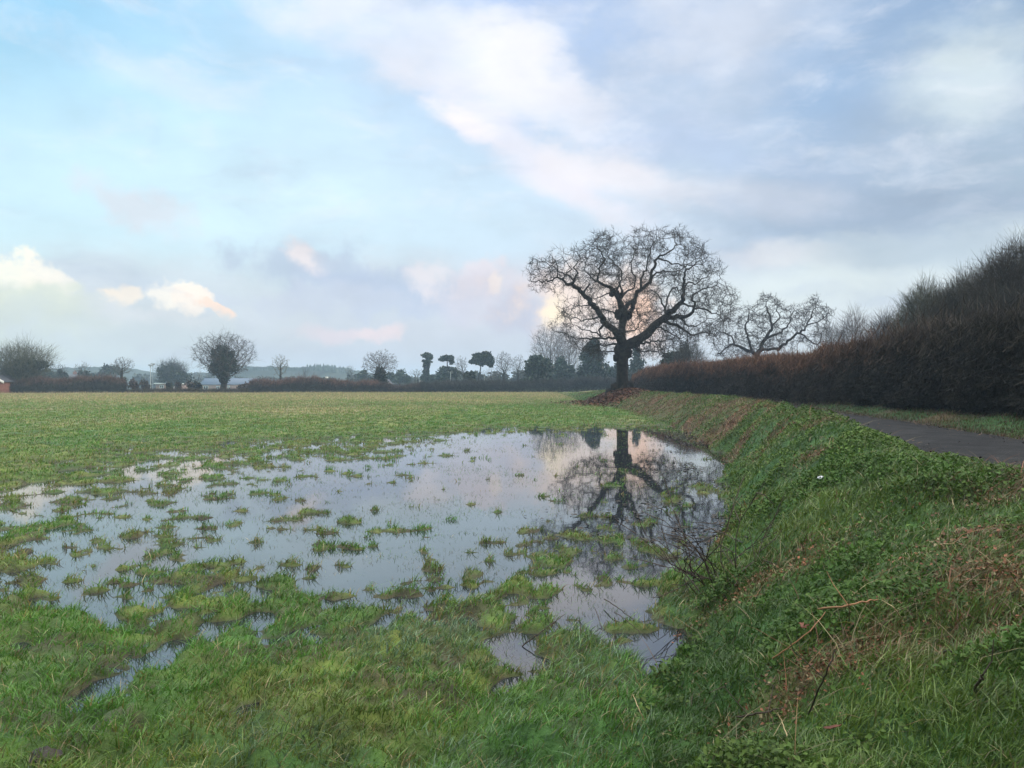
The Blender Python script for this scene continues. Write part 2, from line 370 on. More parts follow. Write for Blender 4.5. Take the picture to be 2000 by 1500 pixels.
# ------------------------------------------------------------------ leafy ground cover and litter on the bank
def leaves(name, X, Y, Z, S, colr, mat, label, cat='plants', tilt=.6):
    n = len(X); az = rng.uniform(0, 2 * math.pi, n); ti = rng.normal(0, tilt, n); ro = rng.normal(0, tilt, n)
    ux = np.stack([np.cos(az) * np.cos(ti), np.sin(az) * np.cos(ti), np.sin(ti)], 1)
    vx = np.stack([-np.sin(az) * np.cos(ro), np.cos(az) * np.cos(ro), np.sin(ro)], 1)
    nx = np.cross(ux, vx); Pc = np.stack([X, Y, Z], 1); S = S[:, None]
    vs = [Pc - ux * S * .5, Pc - ux * S * .1 - vx * S * .38 + nx * S * .12, Pc + ux * S * .62, Pc - ux * S * .1 + vx * S * .38 + nx * S * .12]
    V = np.stack(vs, 1).reshape(-1, 3); b0 = np.arange(n)[:, None] * 4
    o = make_mesh(name, V, [b0 + np.array([[0, 1, 2]]), b0 + np.array([[0, 2, 3]])], mat, col=np.repeat(colr, 4, 0))
    tag(o, label, cat, kind='stuff'); return o
n = 760000
u = rng.random(n); D = (u * (math.sqrt(70) - math.sqrt(2.4)) + math.sqrt(2.4)) ** 2
an = rng.uniform(0, 36, n) * math.pi / 180; X = D * np.tan(an); Y = D
rl = roadL(Y); tx = toeX(Y); k = (X > tx - .1) & (X < rl - .1); X, Y = X[k], Y[k]
bn = brownness(X, Y); cl = .5 + .5 * fbm(X * 2.2, Y * 2.2, 19, 3) * 1.6
Z = H(X, Y); S = .020 * (np.maximum(Y, 3) / 3) ** .36 * rng.uniform(.6, 1.5, len(X))
green = rng.random(len(X)) > bn * .8
kk = (rng.random(len(X)) < np.where(green, .08 + .75 * sst(.4, .8, cl), .7)); 
X, Y, Z, S, bn, cl, green = [a[kk] for a in (X, Y, Z, S, bn, cl, green)]
n = len(X); hgt = rng.random(n) * .13 * np.clip(cl, .1, 1.2)
pn = fbm(X * 1.1, Y * 1.1, 33, 3)
cg = mix(np.tile(DKGREEN * np.array([1.3, 1.05, .9]), (n, 1)), np.array([[.10, .15, .028]]), np.clip(.3 + pn + rng.normal(0, .3, n), 0, 1)) * rng.uniform(.7, 1.3, n)[:, None]
g_ = green & (Z > .0)
leaves('ground_cover', X[g_], Y[g_], (Z + hgt)[g_], S[g_], cg[g_], M_leaf, 'low leafy weeds covering the bank slope')
l_ = ~green
nd_ = 6000; k_ = rng.integers(0, len(X), nd_ * 4); k_ = k_[rng.random(len(k_)) < .03 + bn[k_] ** 2][:nd_]; nd_ = len(k_)
xx_ = X[k_] + rng.normal(0, .08, nd_); yy_ = Y[k_] + rng.normal(0, .08, nd_)
cd_ = np.where(rng.random(nd_)[:, None] < .45, STRAW[None] * .55, np.where(rng.random(nd_)[:, None] < .5, BROWN[None] * 1.3, RUST[None])) * rng.uniform(.4, 1.3, nd_)[:, None]
blades('dead_bracken', xx_, yy_, H(xx_, yy_), rng.uniform(.07, .28, nd_), .0038 * (np.maximum(yy_, 3) / 3) ** .5, cd_, M_litter, 'tangle of dead brown bracken and straw stems on the bank', lean=1.3, segs=2)
nl = int(l_.sum()); ll = rng.random(nl)[:, None]
cb = np.where(ll < .5, RUST[None], np.where(ll < .8, BROWN[None], STRAW[None] * .5)) * rng.uniform(.5, 1.2, nl)[:, None]
leaves('fallen_leaves', X[l_], Y[l_], Z[l_] + rng.random(nl) * .04, S[l_] * .75, cb, M_litter, 'rust brown fallen leaves and dead bracken on the bank', 'leaves', .5)
n = 6500; X = 7.3 + rng.normal(0, 1.4, n); Y = 56.5 + rng.normal(0, 2.8, n); k = X < 9.5; X, Y = X[k], Y[k]; n = len(X)
ll = rng.random(n)[:, None]
leaves('leaf_litter', X, Y, H(X, Y) + rng.random(n) * .12, rng.uniform(.1, .2, n), np.where(ll < .7, RUST[None] * .8, BROWN[None] * .8) * rng.uniform(.5, 1.2, n)[:, None], M_litter, 'red brown leaf litter heaped at the foot of the great oak', 'leaves', .5)
n = 9000; Y = 5 + rng.random(n) ** 1.3 * 40; e_ = rng.random(n); f_ = np.where(e_ < .46, np.abs(rng.normal(0, .10, n)), np.where(e_ < .92, 1 - np.abs(rng.normal(0, .10, n)), rng.uniform(0, 1, n))); X = roadL(Y) + (roadR(Y) - roadL(Y)) * np.clip(f_, -.03, 1.03)
kk = rng.random(n) < .25 + .75 * sst(.45, .65, vnoise(X * 1.2, Y * .5, 9)); X, Y = X[kk], Y[kk]; n = len(X)
fr_ = np.clip((X - roadL(Y)) / (roadR(Y) - roadL(Y)), 0, 1)
leaves('road_debris', X, Y, .612 + .05 * np.sin(fr_ * math.pi) + rng.random(n) * .02 + .006, rng.uniform(.012, .05, n), np.where(rng.random(n)[:, None] < .6, MUD[None] * .8, BROWN[None] * .8) * rng.uniform(.4, 1.3, n)[:, None], M_litter, 'mud crumbs and dead leaves scattered on the lane', 'leaves', .25)
# dead leaves and stems floating near the toe of the bank
n = 2600; Y = rng.uniform(8, 27, n); X = toeX(Y) - np.abs(rng.normal(0, .9, n)) + .15; z = np.full(n, .012)
k = (H(X, Y) < .01) & (rng.random(n) < sst(.4, .62, vnoise(X * 1.5, Y * 1.5, 3))); X, Y = X[k], Y[k]; n = len(X)
leaves('floating_leaves', X, Y, np.full(n, .012), rng.uniform(.03, .09, n), np.tile(np.array([[.03, .022, .014]]), (n, 1)), M_litter, 'dark dead leaves floating beside the bank', 'leaves', .12)
print('leaves', time.time() - T0)

# ------------------------------------------------------------------ trees
def colonize(pos, par, att, step, di, dk, jit, maxit=120, up=.0, maxn=16000):
    pos = [np.array(p, float) for p in pos]; par = list(par); kids = [0] * len(pos)
    for p in par:
        if p >= 0: kids[p] += 1
    A_ = att.copy(); nd = np.full(len(A_), 1e9); ni = np.zeros(len(A_), int); start = 0
    for it in range(maxit):
        new = np.array(pos[start:])
        if len(new) and len(A_):
            for s in range(0, len(new), 400):
                blk = new[s:s + 400]
                d = np.linalg.norm(A_[:, None] - blk[None], axis=2); m_ = d.argmin(1); dm = d[np.arange(len(A_)), m_]
                bt = dm < nd; nd[bt] = dm[bt]; ni[bt] = m_[bt] + start + s
        al = nd > dk; A_, nd, ni = A_[al], nd[al], ni[al]
        if not len(A_): break
        start = len(pos)
        act = nd < di
        if not act.any(): act = nd < nd.min() * 1.15
        ids = ni[act]; pa = np.array(pos)
        dv = A_[act] - pa[ids]; dv /= np.linalg.norm(dv, axis=1)[:, None] + 1e-9
        un, inv = np.unique(ids, return_inverse=True); sm = np.zeros((len(un), 3)); np.add.at(sm, inv, dv)
        sm /= np.linalg.norm(sm, axis=1)[:, None] + 1e-9
        sm += rng.normal(0, jit, sm.shape); sm[:, 2] += up
        sm /= np.linalg.norm(sm, axis=1)[:, None] + 1e-9
        grew = False
        for q, dd in zip(un, sm):
            if kids[q] >= 3: 
                continue
            pos.append(pos[q] + dd * step * random.uniform(.75, 1.25)); par.append(int(q)); kids[q] += 1; kids.append(0); grew = True
        if not grew or len(pos) > maxn: break
    return np.array(pos), np.array(par)

def radii(pos, par, r0, e, fixed=None):
    n = len(pos); acc = np.zeros(n)
    for i in range(n - 1, -1, -1):
        if acc[i] == 0: acc[i] = r0 ** e
        if par[i] >= 0: acc[par[i]] += acc[i]
    r = acc ** (1 / e)
    if fixed is not None: r = np.where(fixed > 0, fixed, r)
    return r

def seg_mesh(name, a, b, ra, rb, k, mat, parent, col):
    d = b - a; L_ = np.linalg.norm(d, axis=1)[:, None] + 1e-9; d = d / L_
    ref = np.where(np.abs(d[:, 1:2]) > .9, np.array([[1., 0, 0]]), np.array([[0, 1., 0]]))
    u = np.cross(d, ref); u /= np.linalg.norm(u, axis=1)[:, None] + 1e-9; v = np.cross(d, u)
    th = np.arange(k) / k * 2 * math.pi
    ring = u[:, None, :] * np.cos(th)[None, :, None] + v[:, None, :] * np.sin(th)[None, :, None]
    A_ = a[:, None] - d[:, None] * (ra[:, None, None] * .25) + ring * ra[:, None, None]; B_ = b[:, None] + d[:, None] * (rb[:, None, None] * .25) + ring * rb[:, None, None]
    V = np.concatenate([A_, B_], 1).reshape(-1, 3); b0 = np.arange(len(a))[:, None] * 2 * k
    fs = [b0 + np.array([[s, (s + 1) % k, k + (s + 1) % k, k + s]]) for s in range(k)]
    c = np.repeat(col, 2 * k, 0)
    return V, fs, c

def tree_meshes(root, pos, par, r, thr, twig=None, colr=(.05, .04, .032), rmin=.008, trunk_mat=None, crown_name='crown'):
    ch = np.array([i for i in range(len(pos)) if par[i] >= 0]); pa = par[ch]
    # start radius: the main child carries on from its parent's radius
    main = {}
    for i in ch:
        p = par[i]
        if p not in main or r[i] > r[main[p]]: main[p] = i
    ism = np.array([main[par[i]] == i for i in ch])
    ra = np.where(ism, r[pa], np.minimum(r[pa], r[ch] * 1.35)); rb = r[ch]
    ra, rb = np.maximum(ra, rmin), np.maximum(rb, rmin)
    a, b = pos[pa], pos[ch]
    big = rb > thr
    cols = np.array(colr)[None] * rng.uniform(.7, 1.3, len(ch))[:, None]
    def multi(sel, k): return seg_mesh('', a[sel], b[sel], ra[sel], rb[sel], k, None, None, cols[sel])
    V1, f1, c1 = multi(big, 9)
    t = make_mesh('trunk', V1, f1, trunk_mat or M_bark, root, c1, smooth=True)
    parts = [multi(~big & (rb > thr * .35), 5), multi(~big & (rb <= thr * .35), 3)]
    if twig:
        nper, ln, tr = twig
        thin = np.where(rb < thr * .3)[0]; thin = np.repeat(thin, nper); n = len(thin)
        s0 = b[thin]; dirs = (b - a)[thin]; dirs /= np.linalg.norm(dirs, axis=1)[:, None] + 1e-9
        d1 = dirs + rng.normal(0, .75, (n, 3)); d1[:, 2] += .15; d1 /= np.linalg.norm(d1, axis=1)[:, None]
        l1 = rng.uniform(.4, 1, n)[:, None] * ln; m_ = s0 + d1 * l1 * .55
        d2 = d1 + rng.normal(0, .55, (n, 3)); d2 /= np.linalg.norm(d2, axis=1)[:, None]; e_ = m_ + d2 * l1 * .5
        cc = np.array(colr)[None] * rng.uniform(.7, 1.4, n)[:, None]
        parts.append(seg_mesh('', s0, m_, np.full(n, tr), np.full(n, tr * .8), 3, None, None, cc))
        parts.append(seg_mesh('', m_, e_, np.full(n, tr * .8), np.full(n, tr * .4), 3, None, None, cc))
    Vs, Fs, Cs, off = [], [], [], 0
    for V_, f_, c_ in parts:
        if len(V_) == 0: continue
        Vs.append(V_); Cs.append(c_); Fs += [f + off for f in f_]; off += len(V_)
    make_mesh(crown_name, np.concatenate(Vs), Fs, M_twig, root, np.concatenate(Cs))

def in_poly(pts, poly):
    x, y = pts[:, 0], pts[:, 1]; ins = np.zeros(len(pts), bool); n = len(poly); j = n - 1
    for i in range(n):
        xi, yi = poly[i]; xj, yj = poly[j]
        c_ = ((yi > y) != (yj > y)) & (x < (xj - xi) * (y - yi) / (yj - yi + 1e-12) + xi); ins ^= c_; j = i
    return ins

def traced_tree(root, D, tr, limbs, outline, natt, depth_r, step, di, dk, jit, r0, e, thr, twig, colr, rscale=1.0, extra=None, maxn=16000):
    """limbs: polylines of (u,v,r) in crop pixels; tr maps crop pixels to photo pixels"""
    sc = tr[2]
    pos, par, fix = [], [], []
    def add(p, q, rad):
        pos.append(p); par.append(q); fix.append(rad); return len(pos) - 1
    for li, (lb, d0, d1) in enumerate(limbs):
        uv = np.array([(p[0], p[1]) for p in lb], float); rr = np.array([p[2] for p in lb], float) * sc / F * D * rscale
        seg = np.concatenate([[0], np.cumsum(np.hypot(*np.diff(uv, axis=0).T))])
        m_ = max(2, int(seg[-1] * sc / F * D / (step * .9)))
        s = np.linspace(0, seg[-1], m_); U = np.interp(s, seg, uv[:, 0]); Vv = np.interp(s, seg, uv[:, 1]); Rr = np.interp(s, seg, rr)
        dy = d0 + (d1 - d0) * (s / seg[-1]); jj = step * .40 * np.minimum(1, np.arange(m_) / 3.) * (Rr < .22)
        dy = dy + rng.normal(0, 1, m_) * jj
        pts = np.array([P(tr[0] + U[k] * sc, tr[1] + Vv[k] * sc, D, 0) for k in range(m_)])
        k_ = (D + dy) / D; pts[:, 0] *= k_; pts[:, 1] *= k_; pts[:, 2] = CH + (pts[:, 2] - CH) * k_
        pts[:, 0] += rng.normal(0, 1, m_) * jj * .6; pts[:, 2] += rng.normal(0, 1, m_) * jj * .6
        if li == 0: prev = -1; st_ = 0
        else:
            pa = np.array(pos); dd = np.linalg.norm(pa[:, [0, 2]] - pts[0][[0, 2]], axis=1); prev = int(dd.argmin()); st_ = 1
            off = pa[prev] - pts[0]; w_ = np.clip(1 - np.arange(m_) / 4., 0, 1)[:, None]; pts = pts + off * w_
        for k in range(st_, m_): prev = add(pts[k], prev, Rr[k])
    # attractors
    ol = np.array(outline, float); lo, hi = ol.min(0), ol.max(0); cx = (lo + hi) / 2; att = []
    while len(att) < natt:
        q = rng.uniform(lo, hi, (natt, 2)); q = q[in_poly(q, outline)]; wv = (hi[0] - lo[0]) / 17; q = q[rng.random(len(q)) < .12 + .88 * sst(.36, .52, vnoise(q[:, 0] / wv, q[:, 1] / wv, 12))]
        for u_, v_ in q:
            e_ = math.sqrt(max(.05, 1 - ((u_ - cx[0]) / (hi[0] - lo[0]) * 1.9) ** 2))
            dy = rng.uniform(-1, 1) * depth_r * e_; p = P(tr[0] + u_ * sc, tr[1] + v_ * sc, D); k_ = (D + dy) / D
            att.append([p[0] * k_, p[1] * k_, CH + (p[2] - CH) * k_])
    att = np.array(att[:natt]); att += rng.normal(0, .22, att.shape); nf = len(pos)
    pos, par = colonize(pos, par, att, step, di, dk, jit, maxn=maxn)
    fixed = np.concatenate([fix, np.zeros(len(pos) - nf)])
    r = radii(pos, par, r0, e, fixed)
    for i in range(nf, len(pos)): r[i] = min(r[i], r[par[i]] * .8 if fixed[par[i]] > 0 else r[par[i]])
    tree_meshes(root, pos, par, r, thr, twig, colr)
    if extra: extra(root)
    return pos

# --- the great oak
oak = empty('oak_tree', 'great bare gnarled oak with thick trunk on the bank above the flood, largest tree', 'tree')
TRK = [(935,1420,86),(932,1370,72),(930,1300,58),(930,1200,54),(930,1120,56),(935,1050,60),(930,990,50),(925,940,38),(930,850,33),(938,790,44),(940,740,42),(920,700,34),(905,650,20),(930,600,15),(925,560,10),(900,520,6)]
OL = [
 (TRK, 0, 0),
 ([(915,1000,45),(895,930,36),(870,885,32),(800,840,29),(740,740,26),(680,660,24),(620,600,20),(540,535,17),(500,520,12),(470,505,11),(430,480,9),(380,500,7),(300,515,5),(220,500,3)], -.3, -1.5),
 ([(540,530,13),(575,490,10),(590,440,8),(565,400,6),(600,340,5),(580,290,3)], -1.2, -.6),
 ([(545,530,9),(560,495,9),(500,465,8),(440,440,6),(410,400,5),(370,380,4),(250,340,2.5)], -1.2, -2.0),
 ([(480,505,7),(510,440,6),(540,420,5),(480,330,3),(470,260,2)], -1.2, 0.5),
 ([(430,480,7),(440,420,5),(400,340,4),(370,300,2)], -1.2, -2.5),
 ([(620,600,14),(650,560,9),(675,528,8)], -.8, -1.2),
 ([(945,790,34),(985,790,27),(1005,740,22),(1022,680,20),(1045,610,18),(1080,572,17),(1140,520,16),(1165,450,15),(1155,425,13),(1190,370,13),(1210,320,11),(1290,290,8),(1340,255,6),(1340,200,4),(1320,130,2.5)], 0, 1.2),
 ([(1160,470,11),(1200,440,8),(1250,430,7),(1330,450,6),(1400,400,5),(1480,350,4),(1560,300,2.5)], .8, 2.2),
 ([(1200,340,10),(1240,350,8),(1300,375,7),(1360,370,6),(1400,395,6),(1490,380,5),(1565,390,4),(1580,320,3),(1640,300,2)], 1, -.5),
 ([(935,740,28),(965,700,22),(1020,655,16),(1050,600,12)], 0, .5),
 ([(905,660,20),(870,600,18),(830,550,16),(790,535,14),(750,530,12),(743,470,10),(748,400,9),(800,350,8),(770,300,6),(730,230,4),(740,150,2)], 0, -1.8),
 ([(750,530,8),(690,500,6),(640,440,4),(650,350,3),(680,260,2)], -1.5, -3.2),
 ([(870,600,14),(900,540,10),(930,480,8),(900,400,6),(830,340,5),(800,250,3.5),(840,180,2)], 0, 1.4),
 ([(925,640,14),(960,590,10),(1020,570,8),(1030,500,8),(1000,430,7),(1000,350,5),(1050,250,4),(1000,150,2)], 0, 1.8),
 ([(1065,560,13),(1080,470,10),(1120,400,8),(1140,300,7),(1180,200,4),(1200,120,2)], .5, -1.5),
 ([(895,560,9),(850,570,8),(820,600,7),(760,640,5),(700,650,3)], 0, -2.5),
 ([(955,1030,52),(1000,985,50),(1040,970,46),(1120,920,42),(1180,850,39),(1230,810,34),(1290,770,29),(1340,715,25),(1390,670,18),(1402,580,13),(1405,480,11),(1440,410,8),(1500,380,5),(1560,330,3)], .2, -1.2),
 ([(1250,795,22),(1330,783,22),(1420,780,18),(1470,760,15),(1490,690,11),(1465,640,10),(1500,600,8),(1580,560,5),(1650,540,4),(1700,450,2.5)], -.3, .8),
 ([(1230,825,18),(1320,840,15),(1390,870,11),(1470,930,9),(1540,900,7),(1620,910,4),(1680,960,3)], -.5, -2.2),
 ([(1270,775,12),(1262,700,9),(1290,620,9),(1320,560,7),(1370,550,6),(1370,590,4)], -.4, 1.5),
 ([(1258,740,9),(1240,690,8),(1205,610,6),(1160,580,4)], -.2, .6),
 ([(1400,690,12),(1440,695,10),(1500,720,9),(1600,740,7),(1700,790,3)], -.6, -1.8),
 ([(1400,560,9),(1450,510,8),(1490,540,6),(1560,480,5),(1640,440,3)], -.8, 1.2),
 ([(1360,790,14),(1400,820,9),(1440,860,7),(1520,850,5),(1600,800,4),(1720,820,2.5)], 0, 2.5),
 ([(890,975,18),(820,955,10),(740,945,9),(640,950,7),(520,940,5),(420,900,3.5),(360,860,2)], -.2, -2),
 ([(890,1010,14),(800,1000,8),(700,1010,6),(620,1040,4)], 0, 2.0),
 ([(880,1090,12),(830,1050,8),(780,1060,5),(700,1030,3)], 0, -1.5),
 ([(790,835,16),(750,880,9),(760,930,7),(700,900,6),(620,880,4),(520,830,3)], -.6, -2.5),
 ([(760,780,10),(700,800,8),(600,830,5),(500,760,3)], -.6, 1.5),
 ([(700,690,10),(640,690,6),(560,700,4),(480,720,2.5)], -.8, -.2),
 ([(985,1015,18),(1080,990,11),(1160,970,9),(1280,960,6),(1380,980,3)], .2, 2.5),
 ([(1000,1040,12),(1060,1060,8),(1130,1040,6),(1200,1060,4),(1250,1080,3)], .2, -2),
 ([(1150,885,16),(1200,870,9),(1280,900,7),(1330,930,5),(1420,960,3)], 0, -2.5),
 ([(970,870,10),(1000,900,7),(1040,880,5),(1080,830,4),(1060,760,3)], 0, -1.2),
 ([(890,770,16),(860,780,10),(830,740,7),(780,730,5)], 0, 1),
]
OUT = [(180,485),(215,350),(350,285),(470,235),(600,290),(660,180),(735,120),(850,155),(940,200),(1005,115),(1200,105),(1330,100),(1480,180),(1640,300),(1620,370),(1700,420),(1760,530),(1830,640),(1800,720),(1790,800),(1700,890),(1600,950),(1430,1000),(1250,1100),(1060,1090),(1000,1000),(1120,860),(1020,850),(970,950),(890,900),(880,1080),(760,1090),(640,1060),(520,1000),(400,900),(430,850),(500,830),(450,790),(440,710),(540,670),(640,660),(600,600),(450,590),(290,575)]
def burrs(root):
    for (u_, v_, rr) in ((898,765,32),(968,778,28),(850,605,22),(895,610,20),(908,1045,42),(968,1062,38),(880,1100,24),(930,1150,44),(985,1330,40),(885,1350,44),(830,1385,36),(1000,1385,34),(940,1400,80),(1030,980,38)):
        c0 = P(980 + u_ * .2533, 420 + v_ * .2533, 58, rng.uniform(-.15, .15)); rad = rr * .2533 / F * 58
        th = np.linspace(0, 2 * math.pi, 13)[:-1]; ph = np.linspace(-1.5, 1.5, 8)
        pts = np.array([[math.cos(t) * math.cos(p), math.sin(t) * math.cos(p), math.sin(p) * 1.25] for p in ph for t in th])
        pts = pts * (rad * (1 + .22 * rng.normal(0, 1, (len(pts), 1)) * .5)) + c0
        q = np.array([[a * 12 + b_, a * 12 + (b_ + 1) % 12, (a + 1) * 12 + (b_ + 1) % 12, (a + 1) * 12 + b_] for a in range(7) for b_ in range(12)])
        make_mesh('burr', pts, [q], M_bark, root, smooth=True)
traced_tree(oak, 58, (980, 420, .2533), OL, OUT, 6300, 4.6, .24, 1.25, .33, .26, .0078, 2.0, .08, (3, .55, .0095), (.030, .023, .017), extra=burrs, maxn=26000, rscale=.80)
print('oak', time.time() - T0)

# --- second oak behind the hedge
oak2 = empty('oak_tree', 'smaller bare spreading oak rising behind the tall hedge, right of the great oak', 'tree')
OL2 = [
 ([(330,1020,34),(325,900,30),(318,800,27),(305,730,26),(330,690,20),(370,620,15),(400,560,12),(385,480,9),(360,420,5),(380,380,3)], 0, 1),
 ([(300,735,22),(270,705,17),(200,675,13),(150,660,9),(110,690,7),(70,720,4)], 0, -1.5),
 ([(180,668,9),(160,620,7),(90,590,5),(30,560,3)], -1, 1.5),
 ([(290,690,12),(250,620,10),(235,540,8),(270,480,5),(250,440,3)], 0, -2),
 ([(375,620,12),(450,590,9),(500,540,7),(520,470,4),(560,450,2)], 0, 2),
 ([(340,700,14),(440,690,13),(480,660,12),(540,610,11),(600,570,9),(640,500,7),(655,440,4),(680,390,2)], 0, -1),
 ([(560,600,9),(600,620,8),(650,665,7),(690,655,6),(700,590,4),(750,540,3)], -.5, 1.5),
 ([(620,540,7),(690,520,5),(750,470,3)], -.8, -2),
 ([(400,560,8),(440,500,6),(430,430,4),(420,380,2)], .5, -1.2)]
OUT2 = [(0,600),(20,540),(120,480),(220,440),(300,410),(340,365),(430,365),(480,430),(560,425),(600,480),(615,390),(680,375),(760,450),(790,540),(720,630),(650,690),(560,650),(500,700),(330,700),(200,760),(60,735)]
traced_tree(oak2, 80, (1380, 460, .32), OL2, OUT2, 3200, 4.5, .30, 1.6, .42, .26, .009, 2.0, .1, (3, .55, .012), (.032, .025, .02), maxn=12000, rscale=.64)

# --- generic bare trees
def bare_tree(name, label, px, D, top, rx, cbot, trunk_w, natt=900, jit=.3, colr=(.06, .05, .042), group=None, egg=1.0, lean=0, stems=1, twigs=(2, .6, None), up=.08, ivy=None, fork=None, cat='tree', flat=0, sticks=0, sl=.5, sw=.012):
    root = empty(name, label, cat, group)
    bx = (px - 1000) / F * D; gz = float(H(np.array([bx]), np.array([D]))[0])
    zt = CH + (750 - top) / F * D; zb = CH + (750 - cbot) / F * D; rw = rx / F * D
    c0 = np.array([bx + lean / F * D, D, (zt + zb) / 2]); rz = (zt - zb) / 2
    root.location = (bx, D, gz)
    q = rng.normal(0, 1, (natt, 3)); q /= np.linalg.norm(q, axis=1)[:, None]; q *= (rng.random(natt) ** (1 / 2.2))[:, None]
    zz = q[:, 2]; wsc = np.where(zz < 0, 1 - (1 - egg) * -zz, 1.0)
    att = c0 + np.stack([q[:, 0] * rw * wsc, q[:, 1] * rw * wsc, zz * rz], 1)
    nlump = 1 + .18 * rng.normal(0, 1, natt) ; att = c0 + (att - c0) * np.clip(nlump, .6, 1.12)[:, None]
    zf = zb + (zt - zb) * .18 if fork is None else CH + (750 - fork) / F * D
    pos, par = [], []
    H0 = zf - gz; step = max(.17, (zt - gz) / 36); natt = int(natt * 1.9)
    for s in range(stems):
        ox = (s - (stems - 1) / 2) * .5; n_ = max(3, int(H0 / step)); prev = -1 if s == 0 else 0
        sp = (s - (stems - 1) / 2) / max(1, stems) * rw * .5
        for k in range(n_ + 1):
            if s > 0 and k == 0: continue
            f_ = k / n_
            pos.append(np.array([bx + sp * f_ + lean / F * D * .4 * f_ + rng.normal(0, .04) * (k > 0), D + rng.normal(0, .05), gz - .15 + (H0 + .15) * f_])); par.append(prev); prev = len(pos) - 1
    di = rw * .55 + .5; pos, par = colonize(pos, par, att, step, di, step * 1.3, jit * 1.15, maxn=9000, up=up)
    e = 1.8; r = radii(pos, par, 1.0, e); r = r / r.max() * (trunk_w / 2 / F * D)
    pos = pos - np.array([bx, D, gz])
    tr_ = D * .00010 if twigs[2] is None else twigs[2]
    thr = min(max(r.max() * .3, .03), r[1:].max() * .6)
    tree_meshes(root, pos, par, r, thr, (twigs[0], twigs[1] * step * 2.0, tr_ * .9), colr, rmin=tr_)
    if sticks:
        q = rng.normal(0, 1, (sticks, 3)); q /= np.linalg.norm(q, axis=1)[:, None]; q *= (rng.random(sticks) ** (1 / 2.6))[:, None]
        th = np.arctan2(q[:, 2], q[:, 0]); q *= (.82 + .3 * vnoise(th * 5 + 7, q[:, 1] * 3, 3) + .22 * rng.random(sticks) ** 3)[:, None]
        wz = np.where(q[:, 2] < 0, 1 - (1 - egg) * -q[:, 2], 1.0)
        Pc = c0 - np.array([bx, D, gz]) + np.stack([q[:, 0] * rw * wz, q[:, 1] * rw * wz, q[:, 2] * rz], 1)
        d = q * .8 + rng.normal(0, .55, (sticks, 3)) + np.array([0, 0, .6]); d /= np.linalg.norm(d, axis=1)[:, None]
        m1 = Pc + d * (sl * .5) * rng.uniform(.5, 1.2, sticks)[:, None]; m2 = m1 + (d + rng.normal(0, .3, (sticks, 3))) * sl * .5
        cc = np.array(colr)[None] * rng.uniform(.6, 1.5, sticks)[:, None]
        s1 = seg_mesh('', Pc, m1, np.full(sticks, sw / 2), np.full(sticks, sw * .4), 3, None, None, cc); s2 = seg_mesh('', m1, m2, np.full(sticks, sw * .4), np.full(sticks, sw * .15), 3, None, None, cc)
        make_mesh('twigs', np.concatenate([s1[0], s2[0]]), s1[1] + [f + len(s1[0]) for f in s2[1]], M_twig, root, np.concatenate([s1[2], s2[2]]))
    if ivy: foliage('ivy', [P(a, b_, D) - np.array([bx, D, gz]) for a, b_, *_ in ivy], [(v[2] / F * D, v[2] / F * D, v[3] / F * D) for v in ivy], root, 6500, D * .0016, (.009, .020, .007))
    return root

def foliage(name, centres, rads, parent, n, size, base, mat=None, nclump=26, flat=False):
    pts, cl = [], []
    vol = np.array([a * b_ * c_ for a, b_, c_ in rads]) ** .75; cnt = (n * vol / vol.sum()).astype(int) + 10
    for c0, rd, m_ in zip(centres, rads, cnt):
        q = rng.normal(0, 1, (nclump, 3)); q /= np.linalg.norm(q, axis=1)[:, None]; q *= (rng.random(nclump) ** .45)[:, None] * .85
        cc = np.asarray(c0) + q * np.array(rd); w = rng.integers(0, nclump, m_)
        off = rng.normal(0, .19, (m_, 3)) * np.array(rd) * 1.15
        pts.append(cc[w] + off); cl.append(rng.uniform(.6, 1.35, nclump)[w])
    Pc = np.concatenate(pts); k = np.concatenate(cl); n = len(Pc)
    a = rng.normal(0, 1, (n, 3)); a /= np.linalg.norm(a, axis=1)[:, None]; b_ = rng.normal(0, 1, (n, 3)); b_ = np.cross(a, b_); b_ /= np.linalg.norm(b_, axis=1)[:, None]
    s = size * rng.uniform(.5, 1.4, n)[:, None]
    V = np.stack([Pc - a * s, Pc - b_ * s * .7, Pc + a * s, Pc + b_ * s * .7], 1).reshape(-1, 3)
    c = np.array(base)[None] * (k * rng.uniform(.7, 1.3, n))[:, None]
    return make_mesh(name, V, [np.arange(n)[:, None] * 4 + np.array([[0, 1, 2, 3]])], mat or M_ever, parent, np.repeat(c, 4, 0))

